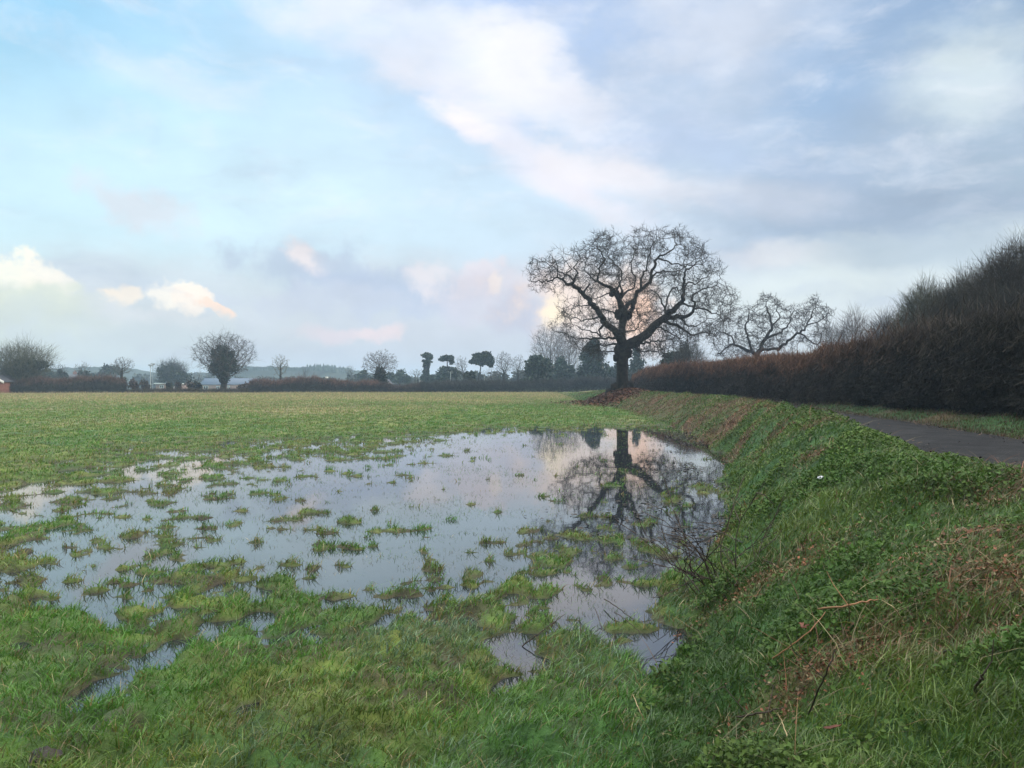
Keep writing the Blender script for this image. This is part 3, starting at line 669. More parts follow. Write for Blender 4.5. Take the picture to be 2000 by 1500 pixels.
def evergreen(name, label, px, D, blobs, trunk_w=4, n=5000, base=(.022, .042, .020), size=.0019, group=None, trunk_top=None, branches=True, cat='tree'):
    root = empty(name, label, cat, group); bx = (px - 1000) / F * D; gz = float(H(np.array([bx]), np.array([D]))[0]); root.location = (bx, D, gz)
    O = np.array([bx, D, gz])
    cs = [P(a, b_, D) - O for a, b_, *_ in blobs]; rs = [(q[2] / F * D, min(q[2], 40) / F * D * .9, q[3] / F * D) for q in blobs]
    foliage('crown', cs, rs, root, n, D * size, base)
    top = P(px, trunk_top, D)[2] - gz if trunk_top else max(c_[2] for c_ in cs)
    m_ = 9; zz = np.linspace(-.2, top, m_); xx = np.zeros(m_) ; tgt = cs[int(np.argmax([c_[2] for c_ in cs]))]
    xx = tgt[0] * (np.linspace(0, 1, m_) ** 1.5); pts = np.stack([xx + rng.normal(0, .05, m_), rng.normal(0, .05, m_), zz], 1)
    rad = np.linspace(trunk_w / 2, trunk_w / 6, m_) / F * D
    a, b_ = [pts[:-1]], [pts[1:]]; ra, rb = [rad[:-1]], [rad[1:]]
    if branches:
        for c_ in cs:
            k = int(np.argmin(np.abs(pts[:, 2] - (c_[2] - .4)))); a.append(pts[k:k + 1]); b_.append(np.array([c_])); ra.append(rad[k:k + 1] * .6); rb.append(rad[k:k + 1] * .25)
    a, b_, ra, rb = map(np.concatenate, (a, b_, ra, rb))
    V, f, c = seg_mesh('', a, b_, ra, rb, 7, None, None, np.tile(np.array([[.05, .04, .03]]), (len(a), 1)))
    make_mesh('trunk', V, f, M_bark, root, c, smooth=True)
    return root

TW = (.066, .058, .05)
GT = 'trees beyond the far edge of the field'
bare_tree('willow_tree', 'broad bushy bare tree with fanned greenish twigs at left edge of photo', 40, 106, 676, 56, 752, 12, 1700, .22, (.075, .075, .045), GT, egg=.55, stems=4, twigs=(4, .9, None), up=.15, ivy=[(50,715,24,18),(22,722,16,16),(75,712,16,8)], fork=742, sticks=2600, sl=1.7, sw=.022)
bare_tree('ash_tree', 'small flat topped bare tree with ivied stems, second tree from left', 118, 160, 710, 15, 740, 4, 260, .35, TW, GT, ivy=[(117,730,4,8),(126,734,5,5)])
bare_tree('ash_tree', 'rounded bare tree between the flat topped tree and the leaning oak at far left', 161, 170, 705, 17, 742, 4, 380, .3, TW, GT, ivy=[(165,735,10,9)])
bare_tree('oak_tree', 'round headed bare oak leaning left above the brown hedge at far left', 237, 135, 697, 23, 732, 5, 650, .35, TW, GT, lean=2)
evergreen('evergreen_tree', 'hazy blue green rounded tree just right of the broad bushy tree', 92, 190, [(92,735,22,15),(78,740,16,12)], n=2500, group=GT)
evergreen('evergreen_tree', 'low hazy dark tree left of the leaning oak', 210, 210, [(212,728,20,14),(190,738,22,10)], n=2500, group=GT, base=(.035, .05, .035))
bare_tree('lime_tree', 'dense hazy blue grey tree right of the two floodlight poles', 336, 185, 705, 28, 752, 5, 1100, .3, (.05, .05, .045), GT, twigs=(4, .9, None), ivy=[(330,730,20,18),(345,738,24,12)], sticks=1500, sl=1.6, sw=.035)
bare_tree('lime_tree', 'pale hazy twiggy tree left of the ivy covered tree', 385, 200, 722, 16, 752, 3, 420, .3, TW, GT, twigs=(3, .9, None))
bare_tree('ivy_clad_tree', 'round bare tree with thick ivy up its trunk beside the pale bungalow', 437, 112, 650, 59, 738, 12, 2600, .2, (.06, .052, .045), GT, egg=.8, twigs=(3, .9, None), ivy=[(436,715,26,20),(436,693,12,22),(420,696,8,18),(451,700,9,18),(437,738,10,12)], fork=735, sticks=500, sl=1.3, sw=.02)
bare_tree('birch_tree', 'slim pale bare tree standing alone left of centre above the hedge', 548, 135, 692, 18, 735, 4, 420, .18, (.13, .12, .10), GT, up=.2, twigs=(3, .8, None))
bare_tree('ash_tree', 'faint hazy bare tree on the blue ridge left of the round ivied tree', 596, 300, 714, 9, 735, 2.5, 240, .3, TW, GT)
bare_tree('ash_tree', 'faint hazy bare tree just left of the round ivied tree', 684, 260, 711, 12, 740, 3, 320, .3, TW, GT)
bare_tree('ivy_clad_tree', 'round bare tree with ivy bush at its foot, centre left', 742, 114, 684, 34, 738, 5, 1500, .22, (.07, .06, .052), GT, twigs=(3, .8, None), ivy=[(743,733,10,13),(742,748,14,11)], fork=722)
evergreen('evergreen_tree', 'small round evergreen left of the round ivied tree', 709, 190, [(709,733,9,10),(725,742,12,8)], n=1600, group=GT, base=(.03, .05, .03))
evergreen('evergreen_tree', 'small round evergreen pair right of the round ivied tree', 780, 190, [(782,735,12,12),(765,737,9,9),(795,742,9,8)], n=2200, group=GT, base=(.03, .05, .03))
bare_tree('ash_tree', 'hazy low bare tree left of the slender pine', 816, 200, 718, 19, 745, 3, 500, .3, TW, GT, twigs=(3, .8, None))
evergreen('pine_tree', 'slender dark pine with stacked clumps, leftmost of the three pines', 835, 165, [(834,694,9.5,4.5),(840,699,5,2.5),(834,706,8,3.5),(834,713,7,5),(833,725,5.5,10),(832,738,9,9),(843,741,12,7)], 4, 4200, (.016, .032, .018), group=GT, trunk_top=694)
evergreen('pine_tree', 'dark umbrella shaped pine, middle of the three pines', 876, 160, [(873,699,12,5),(866,702,9,3.5),(882,705,5,7),(875,722,16,7),(868,733,20,10),(885,730,14,8)], 4, 5000, (.016, .032, .018), group=GT, trunk_top=696)
evergreen('pine_tree', 'broad dark pine with flat spreading top, rightmost of the three pines', 932, 150, [(944,697,15,9),(932,701,10,6),(925,706,8,4),(954,705,10,8),(958,712,5,6),(940,708,12,6)], 4, 5200, (.014, .028, .016), group=GT, trunk_top=694)
bare_tree('birch_tree', 'bare brownish tree leaning between the umbrella pine and the broad pine', 908, 150, 696, 14, 738, 3.5, 520, .2, (.09, .075, .065), GT, lean=-8, twigs=(3, .8, None), up=.15)
evergreen('holly_bush', 'dark ivied stump bush below the broad pine', 918, 118, [(918,735,10,12),(918,748,12,9)], 5, 2200, (.016, .028, .014), group=GT)
bare_tree('alder_tree', 'bare brown tree with layered twigs right of the broad pine', 984, 150, 687, 19, 735, 4, 800, .35, (.08, .066, .058), GT, twigs=(3, .8, None))
bare_tree('alder_tree', 'bare hazy tree left of the dark bushy evergreen', 1012, 160, 692, 16, 740, 3.5, 560, .3, (.08, .068, .06), GT, twigs=(3, .8, None))
bare_tree('alder_tree', 'low bare hazy tree behind the trimmed hedge right of the broad pine', 960, 165, 716, 22, 748, 3, 520, .3, (.08, .068, .06), GT, twigs=(3, .8, None))
evergreen('holly_tree', 'dense dark bushy evergreen left of the great oak trunk', 1052, 118, [(1052,712,22,16),(1040,722,18,20),(1062,728,20,22),(1050,742,28,12),(1048,700,12,9)], 5, 9000, (.018, .036, .020), group=GT)
bare_tree('poplar_tree', 'tall hazy bare tree rising behind the dark bushy evergreen', 1075, 150, 634, 36, 735, 5, 1700, .2, (.10, .085, .078), GT, up=.2, twigs=(3, .9, None), sticks=900, sl=1.8, sw=.025)
bare_tree('poplar_tree', 'hazy bare tree seen through the lowest left boughs of the great oak', 1112, 155, 650, 30, 740, 5, 1000, .2, (.09, .078, .072), GT, up=.2, twigs=(3, .9, None), sticks=700, sl=1.6, sw=.025)
evergreen('cypress_tree', 'hazy evergreen between the bushy evergreen and the tall conifer', 1097, 140, [(1097,715,12,16),(1098,735,18,18),(1112,728,9,14)], 4, 3800, (.022, .042, .028), group=GT)
evergreen('spruce_tree', 'tall dark conifer close left of the great oak trunk', 1158, 128, [(1158,676,12,16),(1158,698,22,18),(1157,722,28,20),(1157,745,32,16)], 5, 8500, (.015, .030, .018), group=GT)
evergreen('cypress_tree', 'narrow dark conifer just right of the great oak trunk', 1243, 135, [(1243,690,8,22),(1243,720,14,22),(1232,742,22,16),(1258,742,18,12)], 4, 4500, (.018, .032, .02), group=GT)
evergreen('cypress_tree', 'dark evergreen hidden behind the great oak trunk', 1190, 140, [(1190,735,20,18),(1212,730,16,24),(1128,742,24,14)], 4, 4500, (.018, .032, .022), group=GT)
GH = 'trees rising behind the tall hedge'
evergreen('holly_tree', 'dark evergreen peeping over the far end of the tall hedge', 1318, 92, [(1318,700,22,12),(1305,708,16,10),(1338,690,10,14)], 4, 4200, (.016, .03, .014), group=GH)
bare_tree('hawthorn_tree', 'twiggy bare thicket over the far end of the tall hedge', 1345, 88, 672, 30, 735, 4, 900, .25, (.06, .052, .038), GH, stems=3, twigs=(4, .8, None), sticks=2200, sl=1., sw=.016)
bare_tree('birch_tree', 'slim bare tree over the hedge right of the smaller oak', 1668, 62, 612, 26, 720, 5, 1000, .18, (.09, .07, .06), GH, up=.22, twigs=(3, .7, None), sticks=1500, sl=1.0, sw=.012)
bare_tree('birch_tree', 'faint twiggy tree over the hedge next to the smaller oak', 1625, 75, 638, 26, 715, 4, 650, .2, (.07, .058, .05), GH, up=.2, twigs=(3, .7, None), sticks=1500, sl=1.0, sw=.012)
bare_tree('birch_tree', 'low twiggy tree left of the large thicket behind the hedge', 1735, 55, 622, 34, 715, 5, 800, .18, (.07, .058, .05), GH, up=.22, twigs=(3, .7, None), sticks=3000, sl=1.0, sw=.012)
bare_tree('hazel_tree', 'grey green many stemmed thicket behind the hedge, leftmost of the tall thickets', 1812, 38, 562, 56, 740, 5, 1500, .18, (.075, .072, .045), GH, stems=5, egg=.8, twigs=(4, .8, .006), up=.2, sticks=13000, sl=.62, sw=.009)
bare_tree('hazel_tree', 'many stemmed brown thicket behind the hedge, middle of the tall thickets', 1895, 33, 548, 70, 740, 6, 1500, .18, (.06, .052, .036), GH, stems=5, egg=.8, twigs=(4, .8, .006), up=.2, sticks=18000, sl=.62, sw=.009)
bare_tree('field_maple_tree', 'tall dense twiggy tree at the right edge of the photo', 2000, 29, 484, 88, 690, 11, 2200, .2, (.055, .044, .032), GH, stems=3, egg=.75, twigs=(5, .8, .006), up=.15, sticks=17000, sl=.6, sw=.008)
bare_tree('hazel_tree', 'dark thicket behind the hedge below the tall right hand tree', 1960, 27, 585, 75, 720, 6, 1200, .2, (.045, .040, .030), GH, stems=4, twigs=(5, .8, .006), up=.15, sticks=22000, sl=.6, sw=.009)
print('trees', time.time() - T0)

# ------------------------------------------------------------------ hedges: masses of fine sticks
def hedge(name, label, path, height, depth, n, width, length, ctop, clow, parent_leaf=0, group=None, cover=0, zlo=0.0, upz=1.0, fuzz=1.0, wav=.12, rust=False):
    """path: (k,2) centre line; height: callable(t) ; sticks scattered through the volume"""
    path = np.asarray(path, float); seg = np.concatenate([[0], np.cumsum(np.hypot(*np.diff(path, axis=0).T))])
    # density so that near parts get thinner and more numerous sticks
    t = rng.random(int(n * 5)) * seg[-1]; X = np.interp(t, seg, path[:, 0]); Y = np.interp(t, seg, path[:, 1]); Dd = np.hypot(X, Y)
    kp = rng.random(len(t)) < (np.min(Dd) / Dd) ** .75; t, X, Y, Dd = t[kp][:n], X[kp][:n], Y[kp][:n], Dd[kp][:n]; n = len(t)
    gx = np.gradient(path[:, 0], seg); gy = np.gradient(path[:, 1], seg); tx = np.interp(t, seg, gx); ty = np.interp(t, seg, gy); ln = np.hypot(tx, ty)
    nx, ny = -ty / ln, tx / ln
    hh = height(t / seg[-1]) * (1 + wav * fbm(Y * .45, X * .45, 5, 5)); f = rng.random(n) ** .85; f = f + (rng.random(n) < .10) * rng.random(n) ** 1.5 * .34 * fuzz
    ww = depth / 2 * (1 + .25 * fbm(t * 1.1, f * 3, 6, 3)) * np.clip(1.25 - f * .5, .4, 1) * np.where(f < .12, .75, 1)
    s = np.sign(rng.normal(0, 1, n)) * (1 - rng.random(n) ** 1.6 * .9) * ww
    X = X + nx * s; Y = Y + ny * s; gz = H(X, Y); Z = gz + zlo + f * hh * .96
    d = rng.normal(0, .75, (n, 3)); d[:, 2] = np.abs(d[:, 2]) + upz * .9 * f ** 2; d /= np.linalg.norm(d, axis=1)[:, None]
    L_ = length * rng.uniform(.4, 1.3, n) * (.75 + .5 * f); W = width * (Dd / Dd.min()) ** .7 * rng.uniform(.5, 1.3, n)
    side = np.cross(d, rng.normal(0, 1, (n, 3))); side /= np.linalg.norm(side, axis=1)[:, None]
    Pc = np.stack([X, Y, Z], 1); a = Pc - d * L_[:, None] * .5; m_ = Pc + side * (L_ * .08)[:, None]; e = Pc + d * L_[:, None] * .5
    W = W[:, None]
    V = np.stack([a - side * W * .5, a + side * W * .5, m_ + side * W * .4, m_ - side * W * .4, e], 1).reshape(-1, 3); b0 = np.arange(n)[:, None] * 5
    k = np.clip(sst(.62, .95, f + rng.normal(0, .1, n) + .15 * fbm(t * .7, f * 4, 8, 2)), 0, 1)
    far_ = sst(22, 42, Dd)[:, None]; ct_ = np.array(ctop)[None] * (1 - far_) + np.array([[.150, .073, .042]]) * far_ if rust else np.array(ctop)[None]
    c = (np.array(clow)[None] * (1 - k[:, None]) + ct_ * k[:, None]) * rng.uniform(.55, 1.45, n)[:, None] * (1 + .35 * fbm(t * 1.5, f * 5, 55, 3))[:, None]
    root = make_mesh(name, V, [b0 + np.array([[0, 1, 2, 3]]), b0 + np.array([[3, 2, 4]])], M_twig, col=np.repeat(c, 5, 0))
    tag(root, label, 'hedge', group)
    return root
def hseg(y0, y1): yy = np.arange(y0, y1 + .1, 1.0); return np.stack([hedgeX(yy) + .35, yy], 1)
hedge('hedge', 'tall dark bare hedge beside the lane, the near length at the right of the photo', hseg(5, 29),
      lambda t: np.interp(t, [0, .5, 1], [2.5, 2.35, 2.2]), 1.9, 210000, .010, .42, (.040, .031, .022), (.027, .022, .016), wav=.22, rust=True)
hedge('hedge', 'rusty topped bare hedge along the lane, the far length running up to the great oak', hseg(29, 83),
      lambda t: np.interp(t, [0, .2, .6, .9, 1], [2.2, 2.15, 2.45, 2.4, 1.8]), 1.9, 130000, .016, .45, (.055, .038, .026), (.034, .026, .019), wav=.16, rust=True, fuzz=.6)
# bare trunks and stems inside the tall hedge base
def far_hedge(label, x0, x1, D0, D1, top, n, ctop=(.10, .065, .045), clow=(.04, .036, .03), depth=1.6, name='hedge'):
    pts = []
    for a in np.linspace(0, 1, 14):
        px = x0 + (x1 - x0) * a; D = D0 + (D1 - D0) * a; pts.append([(px - 1000) / F * D, D])
    def hf(t):
        D = D0 + (D1 - D0) * t; py = np.interp(t, np.linspace(0, 1, len(top)), top); gz = .33
        return np.maximum(.4, CH + (750 - py) / F * D - gz)
    return hedge(name, label, pts, hf, depth, n, .03, .8, ctop, clow, group='hedges along the far edge of the field', wav=.3)
far_hedge('brown scrubby hedge at the far left edge of the field', 16, 245, 104, 110, [745, 742, 738, 742, 738, 736, 738, 740, 742], 26000, (.13, .075, .055), (.05, .045, .032))
far_hedge('reddish brown hedge in the middle of the far edge', 488, 740, 110, 112, [744, 742, 741, 740, 741, 743, 745, 744], 22000, (.14, .07, .05), (.04, .036, .03))
far_hedge('low dark hedge between the round ivied tree and the goalposts', 736, 822, 112, 113, [746, 752, 756, 754, 750], 8000, (.09, .06, .05), (.035, .032, .03))
far_hedge('dark neatly trimmed hedge below the three pines', 820, 1010, 113, 116, [747, 746, 746, 746, 746], 19000, (.055, .05, .045), (.028, .03, .028))
far_hedge('dark scrub hedge behind the great oak', 1005, 1290, 116, 118, [745, 742, 744, 742, 745, 742, 744], 24000, (.05, .045, .042), (.028, .03, .03))
far_hedge('low bramble hedge in front of the pale bungalow', 245, 490, 110, 111, [764, 765, 764, 765, 764], 9000, (.09, .065, .04), (.05, .04, .03), 1.0)
# separate bushes with gaps between, in front of the buildings
GB = 'bushes along the far edge of the field'
for k, (px, w, top, cl_) in enumerate([(212,9,741,'brownish bush left of the floodlight poles'),(240,8,738,'red brown bush close left of the floodlight poles'),(262,9,741,'narrow bush just left of the floodlight poles'),(283,8,742,'bush hiding the foot of the floodlight poles'),
        (330,6,746,'slim bush in front of the low white trimmed building'),(347,6,747,'small bush at the right part of the low white trimmed building'),(375,12,744,'bush left of the pale bungalow'),(386,8,747,'small bush touching the left end of the pale bungalow'),(475,12,748,'bush at the right end of the pale bungalow'),
        (497,8,746,'bush right of the pale bungalow'),(512,7,745,'small bush left of the gable roofs'),(760,7,750,'low bush beside the small pale shed')]):
    D = 112; root = empty('bush', cl_, 'bush', GB); bx = (px - 1000) / F * D; gz = float(H(np.array([bx]), np.array([D]))[0]); root.location = (bx, D, gz)
    ht = CH + (750 - top) / F * D - gz; w_ = w / F * D
    foliage('foliage', [(0, 0, ht * .6), (w_ * .3, 0, ht * .4)], [(w_, w_, ht * .45), (w_ * .8, w_, ht * .4)], root, 900, .14, [(.07, .05, .032), (.04, .042, .028), (.075, .045, .035)][k % 3], nclump=14)
    q = rng.normal(0, .3, (9, 3)) * w_; a = np.zeros((9, 3)); a[:, 2] = -.1; a[:, 0] = q[:, 0] * .3; q[:, 2] = ht * rng.uniform(.7, 1, 9); q[:, 0] *= 2
    V, f, c = seg_mesh('', a, q, np.full(9, .04), np.full(9, .015), 5, None, None, np.tile(np.array([[.05, .04, .03]]), (9, 1)))
    make_mesh('stem', V, f, M_twig, root, c)
# far woodland masses beyond, individual hazy trees
GW = 'hazy distant trees'
for k, (px, D, top, w, lab) in enumerate([(20,260,728,40,'hazy distant tree clump behind the broad bushy tree'),(145,280,736,30,'low hazy tree clump beside the house with a chimney'),(60,300,735,40,'low hazy wood behind the left hedge, nearest the left edge'),(180,320,732,34,'hazy wooded strip behind the round headed oak at far left'),(355,330,735,34,'hazy wooded strip behind the blue grey tree'),(470,300,738,26,'hazy strip right of the ivy covered tree'),(560,300,740,40,'low hazy strip under the slim pale tree'),(725,260,738,26,'hazy strip behind the round ivied tree'),(800,240,736,30,'hazy strip left of the slender pine'),(855,210,733,26,'hazy strip between the slender and umbrella pines'),(275,300,733,24,'faint far tree clump left of the floodlight poles'),
        (300,330,738,30,'faint far tree clump behind the floodlight poles'),(410,300,730,22,'faint far clump behind the ivy covered tree'),(520,260,736,30,'low dark tree clump left of the slim pale tree'),(575,240,738,30,'low dark tree clump right of the slim pale tree'),
        (640,230,738,24,'low dark rounded clump beneath the blue ridge'),(690,220,730,18,'dark clump sloping down left of the round ivied tree'),(895,190,728,24,'hazy clump below the umbrella pine'),(925,185,725,30,'hazy clump below the broad pine'),
        (970,190,725,30,'hazy clump right of the broad pine'),(1020,190,722,30,'hazy clump left of the bushy evergreen'),(1085,175,712,26,'hazy clump right of the bushy evergreen'),(1130,175,722,26,'hazy clump left of the tall conifer'),(1275,165,722,22,'hazy low clump between the great oak and the tall hedge'),(1215,175,715,26,'hazy clump behind the great oak trunk')]):
    evergreen('distant_tree', lab, px, D, [(px, top + 12, w * .7, 12), (px - w * .4, top + 20, w * .6, 11), (px + w * .45, top + 18, w * .6, 11), (px, 748, w, 10)], 3, 2600, (.04, .048, .036), group=GW, size=.0017)

# ------------------------------------------------------------------ hills on the horizon
hx = np.array([-1400, -300, 0, 190, 240, 300, 440, 480, 560, 620, 660, 700, 760, 900, 1300, 2600]); hyv = np.array([742, 735, 728, 719, 722, 735, 729, 718, 719, 720, 721, 727, 738, 742, 741, 742])
pxs = np.linspace(-1400, 2600, 1400); hy = np.interp(pxs, hx, hyv); Dh = 470
zt = CH + (750 - hy) / F * Dh + .6 * np.abs(fbm(pxs * .12, pxs * 0, 3, 3)) + .6 * vnoise(pxs * .5, pxs * 0, 4)
rows = []
for k, (dd, fz) in enumerate(((-90, 0), (-65, .35), (-30, .75), (0, 1.0), (40, .9), (160, 0))):
    D = Dh + dd + 12 * fbm(pxs * .05, pxs * 0 + k, 7, 2); rows.append(np.stack([(pxs - 1000) / F * Dh, D, -3 + (zt + 3) * fz * (1 + .04 * rng.normal(0, 1, len(pxs)) * (0 < k < 5))], 1))
V = np.concatenate(rows); n = len(pxs)
q = np.array([[a * n + b_, a * n + b_ + 1, (a + 1) * n + b_ + 1, (a + 1) * n + b_] for a in range(5) for b_ in range(n - 1)])
hills = make_mesh('hills', V, [q], M_hill); tag(hills, 'low wooded blue ridge on the horizon', None, kind='structure')
# conifer plantation on the ridge
Vs, Cs = [], []; cnt = 0
for k in range(620):
    px = rng.uniform(470, 700); D = Dh + rng.uniform(-35, 15); z0 = CH + (750 - np.interp(px, hx, hyv)) / F * Dh - 2.3
    hh = rng.uniform(2, 3.5) * (1.25 if 625 < px < 680 else .75); w_ = hh * .32; cx = (px - 1000) / F * Dh
    for s in range(4):
        zz = z0 + hh * (.2 + .2 * s); ww = w_ * (1 - s * .22)
        th = rng.uniform(0, 6.28) + np.arange(5) * 1.2566
        Vs.append(np.stack([cx + np.cos(th) * ww, D + np.sin(th) * ww, np.full(5, zz)], 1)); Vs.append(np.array([[cx, D, zz + hh * .35]]))
        Cs.append(np.tile(np.array([[.02, .035, .022]]), (6, 1)) * rng.uniform(.7, 1.3)); cnt += 1
V = np.concatenate(Vs); b0 = np.arange(cnt)[:, None] * 6
w = make_mesh('conifer_wood', V, [np.concatenate([b0 + np.array([[s, (s + 1) % 5, 5]]) for s in range(5)])], M_ever, col=np.concatenate(Cs)); tag(w, 'distant conifer wood along the blue ridge', 'wood', kind='stuff')

# ------------------------------------------------------------------ buildings
def box(x0, x1, y0, y1, z0, z1):
    V = np.array([[x, y, z] for z in (z0, z1) for y in (y0, y1) for x in (x0, x1)], float)
    return V, np.array([[0, 1, 5, 4], [1, 3, 7, 5], [3, 2, 6, 7], [2, 0, 4, 6], [4, 5, 7, 6], [2, 3, 1, 0]])
def boxes(name, bl, mat, parent):
    V, Fq, off = [], [], 0
    for b_ in bl:
        v, f = box(*b_); V.append(v); Fq.append(f + off); off += 8
    return make_mesh(name, np.concatenate(V), [np.concatenate(Fq)], mat, parent)
def house(name, label, px0, px1, D, eave, ridge, wallm, roofm, windows=(), gable_front=False, chimney=None, depth=8, fascia=True, cat='house', flat=False):
    root = empty(name, label, cat); x0 = (px0 - 1000) / F * D; x1 = (px1 - 1000) / F * D; cx = (x0 + x1) / 2
    gz = float(H(np.array([cx]), np.array([float(D)]))[0]); root.location = (cx, D, gz)
    w = (x1 - x0) / 2; ze = CH + (750 - eave) / F * D - gz; zr = CH + (750 - ridge) / F * D - gz
    boxes('wall', [(-w, w, 0, depth, -.3, ze)], wallm, root)
    o = .35
    if flat:
        boxes('roof', [(-w - o, w + o, -o, depth + o, ze, ze + .08)], roofm, root); boxes('fascia', [(-w - o - .02, w + o + .02, -o - .05, -o, ze - .16, ze + .11)], M_white, root)
    elif gable_front:
        V = np.array([[-w, 0, ze], [w, 0, ze], [0, 0, zr - .2], [-w, .2, ze], [w, .2, ze], [0, .2, zr - .2]]); make_mesh('gable', V, [np.array([[0, 1, 2], [5, 4, 3]]), np.array([[0, 3, 4, 1], [1, 4, 5, 2], [2, 5, 3, 0]])], wallm, root)
        sl = (zr - ze) / w
        def slab(sx):
            a = np.array([[0, zr], [sx * (w + o), ze - sl * o]]); V = [[p[0], yv, p[1] + t_] for t_ in (0, .15) for yv in (-o, depth + o) for p in a]
            return np.array(V), np.array([[0, 1, 3, 2], [4, 6, 7, 5], [0, 4, 5, 1], [2, 3, 7, 6], [1, 5, 7, 3], [0, 2, 6, 4]])
        for sx in (-1, 1):
            V, f = slab(sx); make_mesh('roof', V, [f], roofm, root)
            a = np.array([[0, zr], [sx * (w + o + .05), ze - sl * (o + .05)]])
            V = np.array([[p[0], yv, p[1] + t_] for t_ in (-.12, .19) for yv in (-o - .06, -o - .005) for p in a]); make_mesh('barge_board', V, [f], M_white, root)
    else:
        V = np.array([[-w - o, -o, ze - .1], [w + o, -o, ze - .1], [w + o, depth / 2, zr], [-w - o, depth / 2, zr], [-w - o, depth + o, ze - .1], [w + o, depth + o, ze - .1],
                      [-w - o, -o, ze + .06], [w + o, -o, ze + .06], [w + o, depth / 2, zr + .16], [-w - o, depth / 2, zr + .16], [-w - o, depth + o, ze + .06], [w + o, depth + o, ze + .06]])
        make_mesh('roof', V, [np.array([[6, 7, 8, 9], [9, 8, 11, 10], [0, 3, 2, 1], [3, 4, 5, 2], [0, 1, 7, 6], [0, 6, 9, 3], [3, 9, 10, 4], [1, 2, 8, 7], [2, 5, 11, 8], [5, 4, 10, 11]])], roofm, root)
        if fascia: boxes('fascia', [(-w - o, w + o, -o - .05, -o - .003, ze - .14, ze + .03)], M_white, root)
        V = np.array([[-w, 0, ze], [-w, depth, ze], [-w, depth / 2, zr - .15], [w, 0, ze], [w, depth, ze], [w, depth / 2, zr - .15]]); make_mesh('gable', V[:3], [np.array([[0, 2, 1]])], wallm, root); make_mesh('gable', V[3:], [np.array([[0, 1, 2]])], wallm, root)
    for (a, b_, yt, yb) in windows:
        wx0 = (a - 1000) / F * D - cx; wx1 = (b_ - 1000) / F * D - cx; z1 = CH + (750 - yt) / F * D - gz; z0 = CH + (750 - yb) / F * D - gz
        t_ = .14; mid = (wx0 + wx1) / 2
        fr = boxes('window', [(wx0, wx1, -.06, .0 - .003, z0, z0 + t_), (wx0, wx1, -.06, -.003, z1 - t_, z1), (wx0, wx0 + t_, -.06, -.003, z0 + t_, z1 - t_), (wx1 - t_, wx1, -.06, -.003, z0 + t_, z1 - t_), (mid - t_ / 2, mid + t_ / 2, -.06, -.003, z0 + t_, z1 - t_)], M_white, root)
        boxes('pane', [(wx0 + t_, mid - t_ / 2, -.03, -.004, z0 + t_, z1 - t_), (mid + t_ / 2, wx1 - t_, -.03, -.004, z0 + t_, z1 - t_)], M_glass, fr)
    if chimney:
        xc = (chimney[0] - 1000) / F * D - cx; zc = CH + (750 - chimney[1]) / F * D - gz
        boxes('chimney', [(xc - .45, xc + .45, depth / 2 - .4, depth / 2 + .4, ze, zc)], wallm, root)
        boxes('chimney_pot', [(xc - .15, xc + .15, depth / 2 - .15, depth / 2 + .15, zc, zc + .4)], M_redbrick, root)
    return root
house('bungalow', 'long pale brick bungalow with blue grey roof behind the ivy covered tree', 392, 492, 250, 751, 739.5, M_brick, M_slate, [(397,407,753.5,760.5),(422,429,754,760),(444,449,753,761),(488,491.5,752,761)], fascia=False)
house('brick_outbuilding', 'red brick gabled outbuilding with white barge board at the left edge of the photo', -78, 5, 102, 744, 722, M_redbrick, M_darkroof, [], gable_front=True, depth=5, cat='outbuilding')
house('house', 'dark roofed house with a chimney behind the small trees at left', 105, 148, 260, 740, 731, M_redbrick, M_darkroof, [(112,119,744,752)], chimney=(133, 726))
house('low_building', 'low flat roofed building with white trim right of the floodlight poles', 304, 362, 220, 749, 748, M_brick, M_grey, [(312,320,752,758),(340,347,752,758)], flat=True, cat='building')
house('gabled_house', 'pale gabled house end peeping through the bushes right of the bungalow', 497, 509, 215, 757, 750, M_brick, M_slate, gable_front=True)
house('gabled_house', 'second pale gable between bushes, under the slim pale tree', 519, 533, 215, 757, 750.5, M_brick, M_slate, gable_front=True)
house('shed', 'small pale shed with shallow dark roof right of the round ivied tree', 751, 758, 170, 746.5, 742, M_brick, M_darkroof, gable_front=True, depth=4, cat='shed')

def tube_path(pts, rad, k=6):
    pts = np.asarray(pts, float); rad = np.broadcast_to(rad, (len(pts),)).astype(float)
    V, f, c = seg_mesh('', pts[:-1], pts[1:], rad[:-1], rad[1:], k, None, None, np.ones((len(pts) - 1, 3)) * .1); return V, f
# goalposts
gl = empty('goalposts', 'white football goal showing above the trimmed hedge', 'goal'); Dg = 190; x0, x1 = (820 - 1000) / F * Dg, (879 - 1000) / F * Dg
gz = CH + 6 / F * Dg - 2.44; gl.location = ((x0 + x1) / 2, Dg, gz); w = (x1 - x0) / 2
for sx in (-1, 1):
    V, f = tube_path([[sx * w, 0, -.2], [sx * w, 0, 2.44]], .07, 8); make_mesh('post', V, f, M_white, gl)
V, f = tube_path([[-w - .05, 0, 2.44], [w + .05, 0, 2.44]], .075, 8); make_mesh('crossbar', V, f, M_white, gl)
